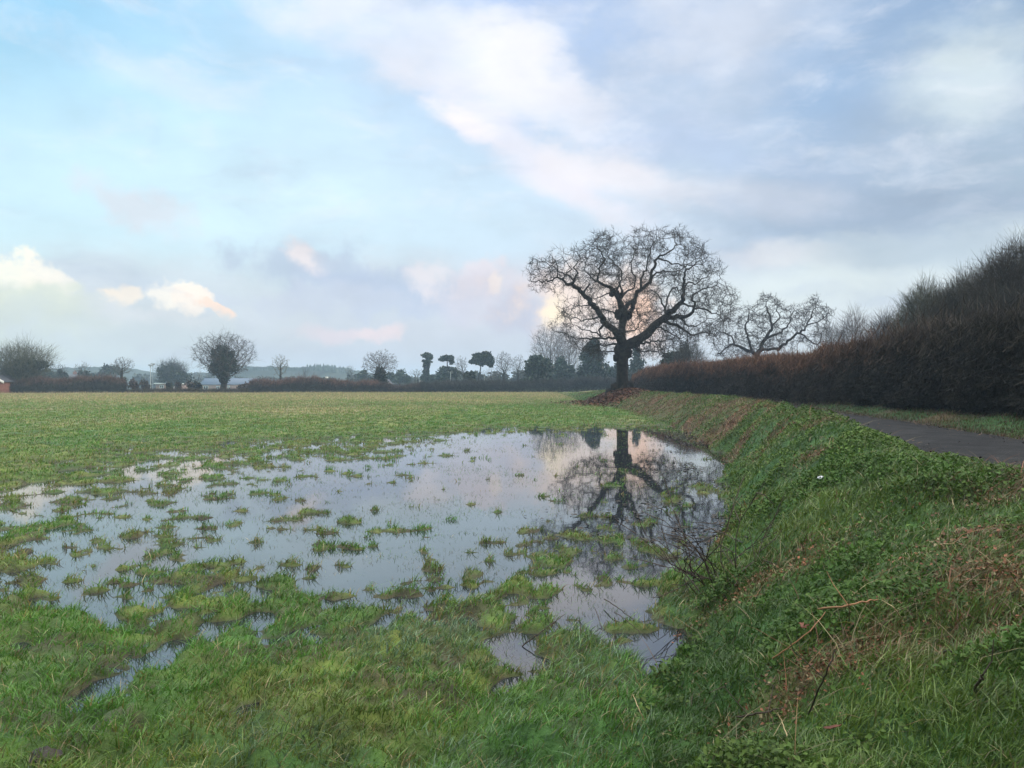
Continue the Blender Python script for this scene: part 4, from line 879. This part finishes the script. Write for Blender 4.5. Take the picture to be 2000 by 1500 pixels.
# poles
for px, top, D, lab, head in ((294, 714, 180, 'grey floodlight pole with small lamp head, left of the pair', 1), (298.5, 712, 184, 'grey floodlight pole with small lamp head, right of the pair', 1), (880, 726, 150, 'thin pale pole below the umbrella pine', 0),
                              (1128, 688, 140, 'thin pale pole left of the tall conifer', 0), (946, 735, 150, 'short thin pole below the broad pine', 0), (637, 739, 118, 'pale post with a small white box top in the middle hedge', 2), (608, 743, 118, 'thin pale post in the reddish hedge', 0)):
    root = empty('pole', lab, 'pole', 'poles beyond the field'); x = (px - 1000) / F * D; gz = float(H(np.array([x]), np.array([float(D)]))[0]); root.location = (x, D, gz); h = CH + (750 - top) / F * D - gz
    V, f = tube_path([[0, 0, -.2], [0, 0, h * .5], [0, 0, h]], [.09, .075, .06], 8); make_mesh('shaft', V, f, M_grey, root)
    if head == 1: boxes('lamp_head', [(-.42, .42, -.15, .15, h - .05, h + .3)], M_grey, root); boxes('bracket', [(-.1, .1, -.12, .12, h - .4, h - .055)], M_grey, root)
    if head == 2: boxes('box', [(-.12, .28, -.15, .15, h, h + .25)], M_white, root)

# ------------------------------------------------------------------ small things in the foreground
def at(px, py, z):  # world point on height z seen at that place of the photo
    D = (CH - z) * F / (py - 750); return np.array([(px - 1000) / F * D, D, z])
def on_ground(px, py):
    z = 0.0
    for _ in range(60):
        p = at(px, py, z); z2 = float(H(p[0:1], p[1:2])[0]); z = z * .7 + z2 * .3
    return at(px, py, z)
def cane(name, label, cat, pts, lifts, rad, mat, group=None, tw=0):
    w = [on_ground(*p) + np.array([0, 0, l]) for p, l in zip(pts, lifts)]
    # keep the sight line: lift moves the point towards the eye
    w = [q if l == 0 else np.array([q[0] * (CH - q[2]) / (CH - q[2] + l), q[1] * (CH - q[2]) / (CH - q[2] + l), q[2]]) for q, l in zip(w, lifts)]
    w = np.array(w); t = np.linspace(0, 1, len(w)); tt = np.linspace(0, 1, 14)
    sm = np.stack([np.interp(tt, t, w[:, k]) for k in range(3)], 1)
    for _ in range(2): sm[1:-1] = (sm[:-2] + 2 * sm[1:-1] + sm[2:]) / 4
    rad = rad * .72; sm[1:-1] += rng.normal(0, rad * .45, sm[1:-1].shape)
    V, f = tube_path(sm, np.linspace(rad, rad * .55, len(sm)), 6); Vs = [V]; Fs = list(f); off = len(V)
    for k in range(tw):
        i = int(rng.integers(3, 12)); d = rng.normal(0, 1, 3); d[2] = abs(d[2]); d /= np.linalg.norm(d); ln = rng.uniform(.06, .22)
        b_ = sm[i] + d * ln; e_ = b_ + (d + rng.normal(0, .5, 3)) * ln * .6
        v2, f2 = tube_path([sm[i], b_, e_], [rad * .5, rad * .4, rad * .25], 5); Vs.append(v2); Fs += [q + off for q in f2]; off += len(v2)
    org = sm[0].copy(); V = np.concatenate(Vs) - org; o = make_mesh(name, V, Fs, mat, smooth=True); o.location = org; tag(o, label, cat, group); return o
GC = 'dead canes and stalks on the bank and at the water edge'
CN = [
 ('bramble_cane', 'orange brown cane lying pale ended across the lower bank', [(1598,1190),(1650,1184),(1700,1172),(1725,1170)], [.08,.1,.08,.03], .007, M_cane_o, 1),
 ('bramble_cane', 'thin orange cane running down left below the pale ended cane', [(1510,1285),(1550,1258),(1585,1230),(1612,1195)], [.03,.06,.08,.06], .005, M_cane_o, 0),
 ('bramble_cane', 'long black cane leaning up from the leaves right of centre bottom', [(1578,1395),(1600,1345),(1615,1310),(1632,1268)], [.02,.1,.16,.2], .006, M_cane_d, 1),
 ('bramble_cane', 'dark cane lying low left of the red leaf', [(1440,1400),(1490,1392),(1530,1382)], [.02,.05,.03], .006, M_cane_d, 2),
 ('bramble_cane', 'upper dark stick slanting over the small pool below the grass island', [(1180,1170),(1205,1185),(1230,1205),(1250,1222)], [.06,.08,.06,.02], .006, M_cane_d, 0),
 ('bramble_cane', 'lower dark stick slanting beside the small pool', [(1200,1195),(1225,1212),(1250,1235)], [.04,.06,.02], .005, M_cane_d, 0),
 ('bramble_cane', 'dark stick slanting up left of the small pool', [(1020,1262),(1060,1232),(1102,1200)], [.02,.08,.14], .006, M_cane_d, 1),
 ('bramble_cane', 'thin upright dead stem in the grass below the small pool', [(1135,1262),(1134,1235),(1132,1205)], [0,.08,.16], .005, M_cane_d, 0),
 ('bramble_cane', 'short dark stem poking from the small pool', [(1178,1235),(1170,1210),(1162,1188)], [0,.05,.1], .005, M_cane_d, 0),
 ('dead_stalk', 'long straw coloured stalk leaning at bottom centre right', [(1275,1445),(1262,1415),(1248,1385),(1236,1357)], [0,.06,.12,.17], .0045, M_cane_s, 0),
 ('dead_stalk', 'short straw stalk right of the long leaning stalk', [(1545,1460),(1538,1440),(1528,1412),(1520,1395)], [0,.04,.09,.12], .004, M_cane_s, 0),
 ('dead_stalk', 'thin pale stalk just above the red leaf', [(1510,1435),(1500,1415)], [0,.1], .004, M_cane_s, 0),
 ('dead_stalk', 'pale bent stalk on the bank right of the yellow leaf', [(1760,1205),(1745,1185),(1722,1172)], [.01,.07,.06], .004, M_cane_s, 0),
 ('dead_stalk', 'straw stalk lying near the crown of brown bracken', [(1655,1150),(1670,1158),(1684,1162)], [.06,.08,.05], .004, M_cane_s, 0),
 ('dead_stalk', 'white straw lying flat higher on the bank', [(1838,1063),(1850,1062),(1864,1061)], [.07,.09,.08], .004, M_cane_s, 0),
 ('bramble_cane', 'arching red brown cane reaching out over the water', [(1460,1050),(1430,1030),(1390,1022),(1350,1020)], [.02,.18,.22,.15], .008, M_cane_d, 2),
 ('bramble_cane', 'second arching cane just under the first over the water', [(1450,1060),(1420,1045),(1385,1030),(1360,1022)], [.02,.12,.18,.16], .006, M_cane_d, 2),
 ('bramble_cane', 'brown cane bent left along the water edge', [(1360,1090),(1330,1072),(1305,1060),(1290,1052)], [.02,.1,.14,.1], .006, M_cane_d, 2),
 ('bramble_cane', 'dark cane at the right corner of the photo', [(1905,1352),(1912,1330),(1920,1318)], [0,.06,.09], .008, M_cane_d, 1),
 ('bramble_cane', 'dark looping cane low on the bank at far right', [(1820,1280),(1860,1272),(1900,1278),(1925,1295)], [.02,.07,.06,.01], .008, M_cane_d, 0),
]
for nm, lb, pts, lf, rd, mt, tw in CN: cane(nm, lb, 'cane' if 'cane' in nm else 'stalk', pts, lf, rd, mt, GC, tw)
# the bare shrub standing at the water edge
sh = empty('dead_shrub', 'leafless twiggy shrub standing in the water at the foot of the bank', 'shrub'); o_ = on_ground(1405, 1135); sh.location = o_
for k in range(24):
    Vs, Fs, off = [], [], 0
    a0 = np.array([rng.normal(0, .16), rng.normal(0, .2), -.03]); ln = rng.uniform(.35, .85); d = np.array([rng.normal(-.55, .6), rng.normal(0, .5), .8]); d /= np.linalg.norm(d)
    pts = [a0]; rr = [.005]
    for s in range(6):
        d = d + rng.normal(0, .17, 3) + np.array([0, 0, -.07]); d /= np.linalg.norm(d); pts.append(pts[-1] + d * ln / 6); rr.append(.005 * (1 - s / 8))
        if s > 1 and rng.random() < .7:
            e = d + rng.normal(0, .6, 3); e /= np.linalg.norm(e); l2 = rng.uniform(.08, .2)
            v2, f2 = tube_path([pts[-1], pts[-1] + e * l2, pts[-1] + e * l2 * 1.6 + rng.normal(0, .03, 3)], [.0035, .003, .002], 4); Vs.append(v2); Fs += [q + off for q in f2]; off += len(v2)
    v2, f2 = tube_path(pts, rr, 5); Vs.append(v2); Fs += [q + off for q in f2]; off += len(v2)
    make_mesh('stem', np.concatenate(Vs), Fs, M_cane_d, sh, smooth=True)
def leaf_thing(label, px, py, size, mat, lift=.08, name='fallen_leaf', lobes=5, cat='leaf'):
    p = on_ground(px, py); p[2] += lift; k_ = (CH - p[2]) / (CH - p[2] + lift); p[0] *= k_; p[1] *= k_; n = 30; th = np.linspace(0, 2 * math.pi, n, endpoint=False)
    r_ = size * (.72 + .15 * np.cos(th * lobes + .4) + .07 * np.cos(th * lobes * 3) + .12 * np.cos(th)); V = np.stack([np.cos(th) * r_, np.sin(th) * r_ * .85, .25 * r_ * np.abs(np.sin(th)) + .1 * r_ * np.cos(2 * th)], 1)
    V2 = V.copy(); V2[:, 2] += .0015; V = np.vstack([V, V2, [[0, 0, 0]], [[0, 0, .0015]]])
    i_ = np.arange(n); f1 = np.stack([(i_ + 1) % n, i_, np.full(n, 2 * n)], 1); f2 = np.stack([n + i_, n + (i_ + 1) % n, np.full(n, 2 * n + 1)], 1); f3 = np.stack([i_, (i_ + 1) % n, n + (i_ + 1) % n, n + i_], 1)
    o = make_mesh(name, V, [f1, f2, f3], mat, smooth=True); o.location = p; o.rotation_euler = (-.35, .2, rng.uniform(0, 6)); tag(o, label, cat); return o
leaf_thing('red brown fallen leaf lying in the weeds at bottom right', 1625, 1423, .042, M_leafred)
leaf_thing('yellow green leaf on the bank below the orange cane', 1650, 1218, .034, M_leafyel, lobes=3)
leaf_thing('small dark red leaf left of the yellow leaf', 1571, 1222, .032, M_leafred)
# crumpled paper
p = on_ground(1602, 948); th = np.linspace(0, 2 * math.pi, 10, endpoint=False); V = []
for ph in np.linspace(-1.4, 1.4, 7):
    for t in th: V.append(np.array([math.cos(t) * math.cos(ph), math.sin(t) * math.cos(ph), .7 * math.sin(ph)]) * .032 * rng.uniform(.55, 1.4))
q = np.array([[a * 10 + b_, a * 10 + (b_ + 1) % 10, (a + 1) * 10 + (b_ + 1) % 10, (a + 1) * 10 + b_] for a in range(6) for b_ in range(10)])
o = make_mesh('paper_scrap', V, [q], M_litterwhite); o.location = p + np.array([0, 0, .06]); tag(o, 'crumpled white scrap of litter lying on the grassy bank', 'litter')
# tiny tree flare: molehill at the bottom left
p = on_ground(85, 1482); mh = np.array([[math.cos(t) * r_ * .06 * (1 + .2 * math.sin(3 * t)), math.sin(t) * r_ * .05, .03 * (1 - r_ ** 2) + rng.normal(0, .004)] for r_ in (0.01, .3, .6, .85, 1.05) for t in np.linspace(0, 2 * math.pi, 16, endpoint=False)])
q = np.array([[a * 16 + b_, (a + 1) * 16 + b_, (a + 1) * 16 + (b_ + 1) % 16, a * 16 + (b_ + 1) % 16] for a in range(4) for b_ in range(16)])
o = make_mesh('mud_clod', mh, [q], mat_noise('dark_wet_mud', (.02, .014, .012), (.04, .03, .025), 30, .5, .6, 60)); o.location = p + np.array([0, 0, .015]); tag(o, 'dark muddy clod in the grass at bottom left corner', 'mud')
print('things', time.time() - T0)

# ------------------------------------------------------------------ sky
SUN_EL, SUN_AZ = 16.0, 78.0     # azimuth from +Y towards +X
world = bpy.data.worlds.new('World'); scene.world = world; world.use_nodes = True
nt = world.node_tree; N = nt.nodes; L = nt.links
for x in list(N): N.remove(x)
out = N.new('ShaderNodeOutputWorld'); bg = N.new('ShaderNodeBackground'); L.new(bg.outputs[0], out.inputs[0])
sky = N.new('ShaderNodeTexSky'); sky.sky_type = 'NISHITA'; sky.sun_disc = False; sky.sun_elevation = math.radians(SUN_EL); sky.sun_rotation = math.radians(SUN_AZ); sky.air_density = 1.2; sky.dust_density = 1.5
tc = N.new('ShaderNodeTexCoord')
def node(t, **kw):
    x = N.new(t)
    for k, v in kw.items(): setattr(x, k, v)
    return x
def math_(op, a, b=None):
    x = node('ShaderNodeMath', operation=op)
    for i_, v in enumerate((a, b)):
        if v is None: continue
        if isinstance(v, (int, float)): x.inputs[i_].default_value = v
        else: L.new(v, x.inputs[i_])
    return x.outputs[0]
sep = node('ShaderNodeSeparateXYZ'); L.new(tc.outputs['Generated'], sep.inputs[0])
az = math_('ARCTAN2', sep.outputs['X'], sep.outputs['Y']); el = math_('ARCSINE', sep.outputs['Z'])
comb = node('ShaderNodeCombineXYZ'); L.new(az, comb.inputs[0]); L.new(el, comb.inputs[1])
# warp, from noise on the direction itself
def noise(vec, scale, detail=5, rough=.5, stretch=None):
    n_ = node('ShaderNodeTexNoise'); n_.inputs['Scale'].default_value = scale; n_.inputs['Detail'].default_value = detail; n_.inputs['Roughness'].default_value = rough
    if stretch:
        mp_ = node('ShaderNodeMapping'); mp_.inputs['Scale'].default_value = stretch; L.new(vec, mp_.inputs[0]); vec = mp_.outputs[0]
    L.new(vec, n_.inputs['Vector']); return n_
def warped(scale, amp, detail=4, stretch=None):
    n_ = noise(tc.outputs['Generated'], scale, detail, .55, stretch); s_ = node('ShaderNodeVectorMath', operation='SUBTRACT'); L.new(n_.outputs['Color'], s_.inputs[0]); s_.inputs[1].default_value = (.5, .5, .5)
    m_ = node('ShaderNodeVectorMath', operation='SCALE'); L.new(s_.outputs[0], m_.inputs[0]); m_.inputs['Scale'].default_value = amp
    a_ = node('ShaderNodeVectorMath', operation='ADD'); L.new(comb.outputs[0], a_.inputs[0]); L.new(m_.outputs[0], a_.inputs[1])
    fl = node('ShaderNodeVectorMath', operation='MULTIPLY'); L.new(a_.outputs[0], fl.inputs[0]); fl.inputs[1].default_value = (1, 1, 0); return fl.outputs[0]
W_soft = warped(3.5, .12, 6, (1, 1, 1.6)); W_puff = warped(20, .05, 7)
def pe(px, py):
    a_ = math.atan((px - 1000) / F); return a_, math.atan((750 - py) / math.hypot(F, px - 1000))
def ramp(inp, stops):
    r_ = node('ShaderNodeValToRGB'); cr = r_.color_ramp
    while len(cr.elements) > 1: cr.elements.remove(cr.elements[-1])
    for i_, (p_, c_) in enumerate(stops):
        e_ = cr.elements[0] if i_ == 0 else cr.elements.new(p_)
        e_.position = p_; e_.color = (*s2l(c_), 1)
    L.new(inp, r_.inputs[0]); return r_.outputs[0]
def mapr(inp, a, b, c=0., d=1., it='LINEAR'):
    m_ = node('ShaderNodeMapRange', interpolation_type=it); m_.inputs['From Min'].default_value = a; m_.inputs['From Max'].default_value = b; m_.inputs['To Min'].default_value = c; m_.inputs['To Max'].default_value = d
    L.new(inp, m_.inputs['Value']); return m_.outputs[0]
def mixc(f, a, b):
    m_ = node('ShaderNodeMix', data_type='RGBA')
    if isinstance(f, (int, float)): m_.inputs[0].default_value = f
    else: L.new(f, m_.inputs[0])
    for idx, v in ((6, a), (7, b)):
        if isinstance(v, tuple): m_.inputs[idx].default_value = (*v, 1)
        else: L.new(v, m_.inputs[idx])
    return m_.outputs[2]
t_az = mapr(az, -.57, .57)
top = ramp(t_az, [(0, (142, 202, 238)), (.12, (172, 218, 248)), (.3, (194, 224, 250)), (.5, (178, 202, 242)), (.75, (158, 184, 217)), (1, (140, 168, 202))])
mid = ramp(t_az, [(0, (208, 240, 253)), (.25, (214, 240, 252)), (.5, (208, 230, 246)), (.65, (205, 220, 236)), (.8, (178, 198, 220)), (1, (172, 192, 208))])
hor = ramp(t_az, [(0, (198, 212, 208)), (.25, (192, 205, 214)), (.5, (200, 208, 222)), (.7, (214, 222, 228)), (.85, (220, 228, 228)), (1, (196, 208, 214))])
e1 = mapr(el, .05, .20, it='SMOOTHSTEP'); e2 = mapr(el, .20, .44, it='SMOOTHSTEP')
col = mixc(e2, mixc(e1, hor, mid), top)
# the physical sky carries part of the light, more of it high overhead
ns = node('ShaderNodeVectorMath', operation='SCALE'); L.new(sky.outputs[0], ns.inputs[0]); ns.inputs['Scale'].default_value = .13
high = mapr(el, .5, 1.1, .06, .2, it='SMOOTHSTEP'); col = mixc(mapr(el, .46, .8, 0, .9, it='SMOOTHSTEP'), col, tuple(s2l((222, 216, 206)))); col = mixc(high, col, ns.outputs[0])
BL = [ # px, py, rx, ry, angle(deg, + = rising to the right), colour, strength, inner edge, warp
 (1000, 640, 1300, 110, 0, (202, 210, 222), .75, .2, 's'),
 (1750, 330, 620, 200, -8, (166, 184, 208), .55, .2, 's'),
 (1330, 180, 330, 120, -25, (186, 203, 224), .6, .2, 's'),
 (870, 90, 430, 80, -17, (226, 233, 246), .85, .25, 's'),
 (1060, 155, 150, 60, -22, (242, 242, 248), .85, .2, 's'),
 (1030, 290, 260, 50, -35, (232, 234, 246), .9, .3, 's'),
 (925, 245, 95, 24, -28, (246, 242, 248), .9, .3, 's'),
 (1210, 345, 170, 42, -20, (238, 236, 242), .85, .25, 's'),
 (1160, 410, 90, 35, -35, (232, 229, 236), .6, .1, 's'),
 (1420, 60, 240, 110, -10, (212, 220, 234), .8, .2, 's'),
 (1600, 170, 150, 130, -10, (150, 182, 218), .6, .1, 's'),
 (1380, 290, 300, 60, -20, (182, 200, 230), .45, .1, 's'),
 (1890, 150, 150, 110, -10, (214, 227, 232), .85, .1, 's'),
 (1750, 420, 420, 75, -6, (158, 176, 198), .75, .2, 's'),
 (1430, 395, 200, 40, -8, (212, 218, 230), .6, .2, 's'),
 (1540, 508, 140, 24, -3, (218, 219, 226), .8, .2, 's'),
 (1620, 560, 420, 70, 6, (220, 231, 232), .8, .2, 's'),
 (1780, 500, 200, 28, -3, (172, 190, 206), .6, .2, 's'),
 (330, 172, 170, 32, -6, (212, 230, 244), .6, .1, 's'),
 (275, 405, 130, 42, -22, (216, 226, 236), .9, .2, 'p'),
 (400, 560, 700, 75, 0, (212, 222, 230), .55, .2, 's'),
 (590, 515, 150, 36, -4, (184, 200, 220), .8, .3, 'p'),
 (602, 502, 48, 27, -20, (236, 230, 232), .95, .4, 'p'),
 (645, 505, 30, 20, -10, (190, 204, 222), .8, .3, 'p'),
 (790, 572, 190, 46, 0, (184, 199, 222), .85, .4, 'p'),
 (640, 590, 200, 30, 0, (200, 210, 226), .7, .4, 'p'),
 (840, 545, 42, 34, 0, (232, 229, 234), .85, .4, 'p'),
 (940, 540, 58, 34, 10, (226, 223, 231), .9, .4, 'p'),
 (930, 590, 90, 50, 0, (212, 212, 224), .7, .2, 'p'),
 (968, 560, 16, 22, 0, (255, 240, 222), .95, .3, 'p'),
 (1010, 560, 90, 50, 0, (222, 216, 224), .6, .3, 'p'),
 (1020, 615, 55, 50, 0, (192, 196, 214), .8, .4, 'p'),
 (1160, 590, 150, 75, 0, (242, 224, 213), .9, .2, 'p'),
 (1077, 600, 30, 26, 0, (255, 238, 212), 1, .3, 'p'),
 (1250, 620, 60, 60, 0, (252, 212, 186), .9, .2, 'p'),
 (680, 648, 90, 16, 2, (222, 214, 222), .8, .3, 'p'),
 (735, 652, 50, 17, 0, (230, 218, 222), .8, .3, 'p'),
 (700, 690, 330, 30, 0, (198, 208, 222), .5, .2, 's'),
 (20, 530, 52, 34, 0, (250, 249, 234), .9, .62, 'p'),
 (72, 536, 48, 28, 0, (251, 247, 234), .9, .62, 'p'),
 (112, 560, 44, 26, -35, (246, 242, 232), .85, .6, 'p'),
 (60, 592, 160, 46, -8, (218, 226, 214), 1, .35, 'p'),
 (60, 640, 240, 60, 0, (206, 217, 214), .9, .3, 'p'),
 (245, 576, 40, 15, 0, (242, 234, 222), .95, .6, 'p'),
 (345, 578, 48, 29, 0, (251, 246, 235), .9, .62, 'p'),
 (380, 588, 40, 26, -25, (249, 240, 229), .85, .62, 'p'),
 (425, 607, 42, 13, -28, (248, 226, 210), .95, .7, 'p'),
 (320, 620, 130, 27, -6, (212, 219, 224), 1, .35, 'p'),
 (280, 655, 220, 34, 0, (202, 214, 220), .9, .3, 'p'),
]
eg_s = noise(tc.outputs['Generated'], 8, 9, .62, (1, 1, 2.0)).outputs['Fac']; eg_p = noise(tc.outputs['Generated'], 26, 7, .6).outputs['Fac']
eg_s = mapr(eg_s, 0, 1, -.9, .9); eg_p = mapr(eg_p, 0, 1, -1.0, 1.0)
for (px, py, rx, ry, ang, cc, st_, inner, wk) in BL:
    a_, e_ = pe(px, py); ca = math.cos(a_)
    mp_ = node('ShaderNodeMapping', vector_type='TEXTURE'); mp_.inputs['Location'].default_value = (a_, e_, 0); mp_.inputs['Rotation'].default_value = (0, 0, math.radians(ang)); mp_.inputs['Scale'].default_value = (rx * 1.25 / F * ca * ca, ry * 1.25 / F * ca, 1)
    L.new(W_soft if wk == 's' else W_puff, mp_.inputs[0])
    ln_ = node('ShaderNodeVectorMath', operation='LENGTH'); L.new(mp_.outputs[0], ln_.inputs[0])
    d_ = math_('ADD', ln_.outputs['Value'], eg_s if wk == 's' else eg_p)
    f_ = mapr(d_, inner * .9, 1.15 if inner < .5 else 1.0, st_, 0, 'SMOOTHSTEP')
    col = mixc(f_, col, tuple(s2l(cc)))
# thin streaky veil of high cloud over the blue
vl = noise(W_soft, 7, 10, .62, (1.0, 2.6, 1)).outputs['Fac']; vf = mapr(vl, .47, .72, 0, .38, 'SMOOTHSTEP'); vf = math_('MULTIPLY', vf, mapr(el, .12, .25, 0, 1, 'SMOOTHSTEP')); col = mixc(vf, col, tuple(s2l((236, 240, 248))))
vd = noise(W_soft, 5, 9, .6, (1.0, 3.0, 1)).outputs['Fac']; col = mixc(mapr(vd, .5, .8, 0, .5, 'SMOOTHSTEP'), col, tuple(s2l((176, 192, 216))))
# faint overall mottling
mt = noise(tc.outputs['Generated'], 9, 6, .55, (1, 1, 2)).outputs['Fac']; mtf = mapr(mt, .3, .7, .765, .86)
fin = node('ShaderNodeVectorMath', operation='SCALE'); L.new(col, fin.inputs[0]); L.new(mtf, fin.inputs['Scale'])
# extra brightness added to the sky above the view, to light the ground
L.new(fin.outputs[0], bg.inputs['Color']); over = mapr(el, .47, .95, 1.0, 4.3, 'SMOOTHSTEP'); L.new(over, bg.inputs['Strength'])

sd = bpy.data.lights.new('sun', 'SUN'); sd.energy = 2.0; sd.angle = math.radians(14); sd.color = (1, .9, .8)
so = bpy.data.objects.new('sun', sd); COL.objects.link(so); so.location = (30, 50, 60)
d = Vector((math.sin(math.radians(SUN_AZ)) * math.cos(math.radians(SUN_EL)), math.cos(math.radians(SUN_AZ)) * math.cos(math.radians(SUN_EL)), math.sin(math.radians(SUN_EL))))
so.rotation_euler = d.to_track_quat('Z', 'Y').to_euler()

# ------------------------------------------------------------------ haze
HZ = True
if HZ:
    hm = bpy.data.materials.new('haze'); hm.use_nodes = True; nt = hm.node_tree; nt.nodes.remove(nt.nodes['Principled BSDF'])
    pv = nt.nodes.new('ShaderNodeVolumePrincipled'); pv.inputs['Color'].default_value = (.58, .78, 1.0, 1); pv.inputs['Density'].default_value = .0008; pv.inputs['Anisotropy'].default_value = .1
    nt.links.new(pv.outputs[0], nt.nodes['Material Output'].inputs['Volume'])
    V, f = box(-1010, 1010, -1010, 1010, -6, 15.2)
    hz = make_mesh('haze', V, [f], hm); tag(hz, 'thin blue winter haze over the fields', None, kind='stuff')

# ------------------------------------------------------------------ camera and render settings
cd = bpy.data.cameras.new('camera'); cam = bpy.data.objects.new('camera', cd); COL.objects.link(cam)
cd.sensor_width = 36; cd.lens = 36 * F / 2000; cd.clip_start = .05; cd.clip_end = 20000
cam.location = (0, 0, CH); cam.rotation_euler = (math.radians(90), 0, 0); scene.camera = cam
scene.view_settings.view_transform = 'Standard'; scene.view_settings.look = 'None'; scene.view_settings.exposure = .45; scene.view_settings.gamma = 1
scene.render.resolution_x = 1024; scene.render.resolution_y = 768
scene.cycles.use_denoising = True; scene.cycles.denoising_prefilter = 'ACCURATE'; scene.cycles.max_bounces = 6; scene.cycles.volume_bounces = 1; scene.cycles.transparent_max_bounces = 8
scene.cycles.diffuse_bounces = 3
print('done', time.time() - T0)
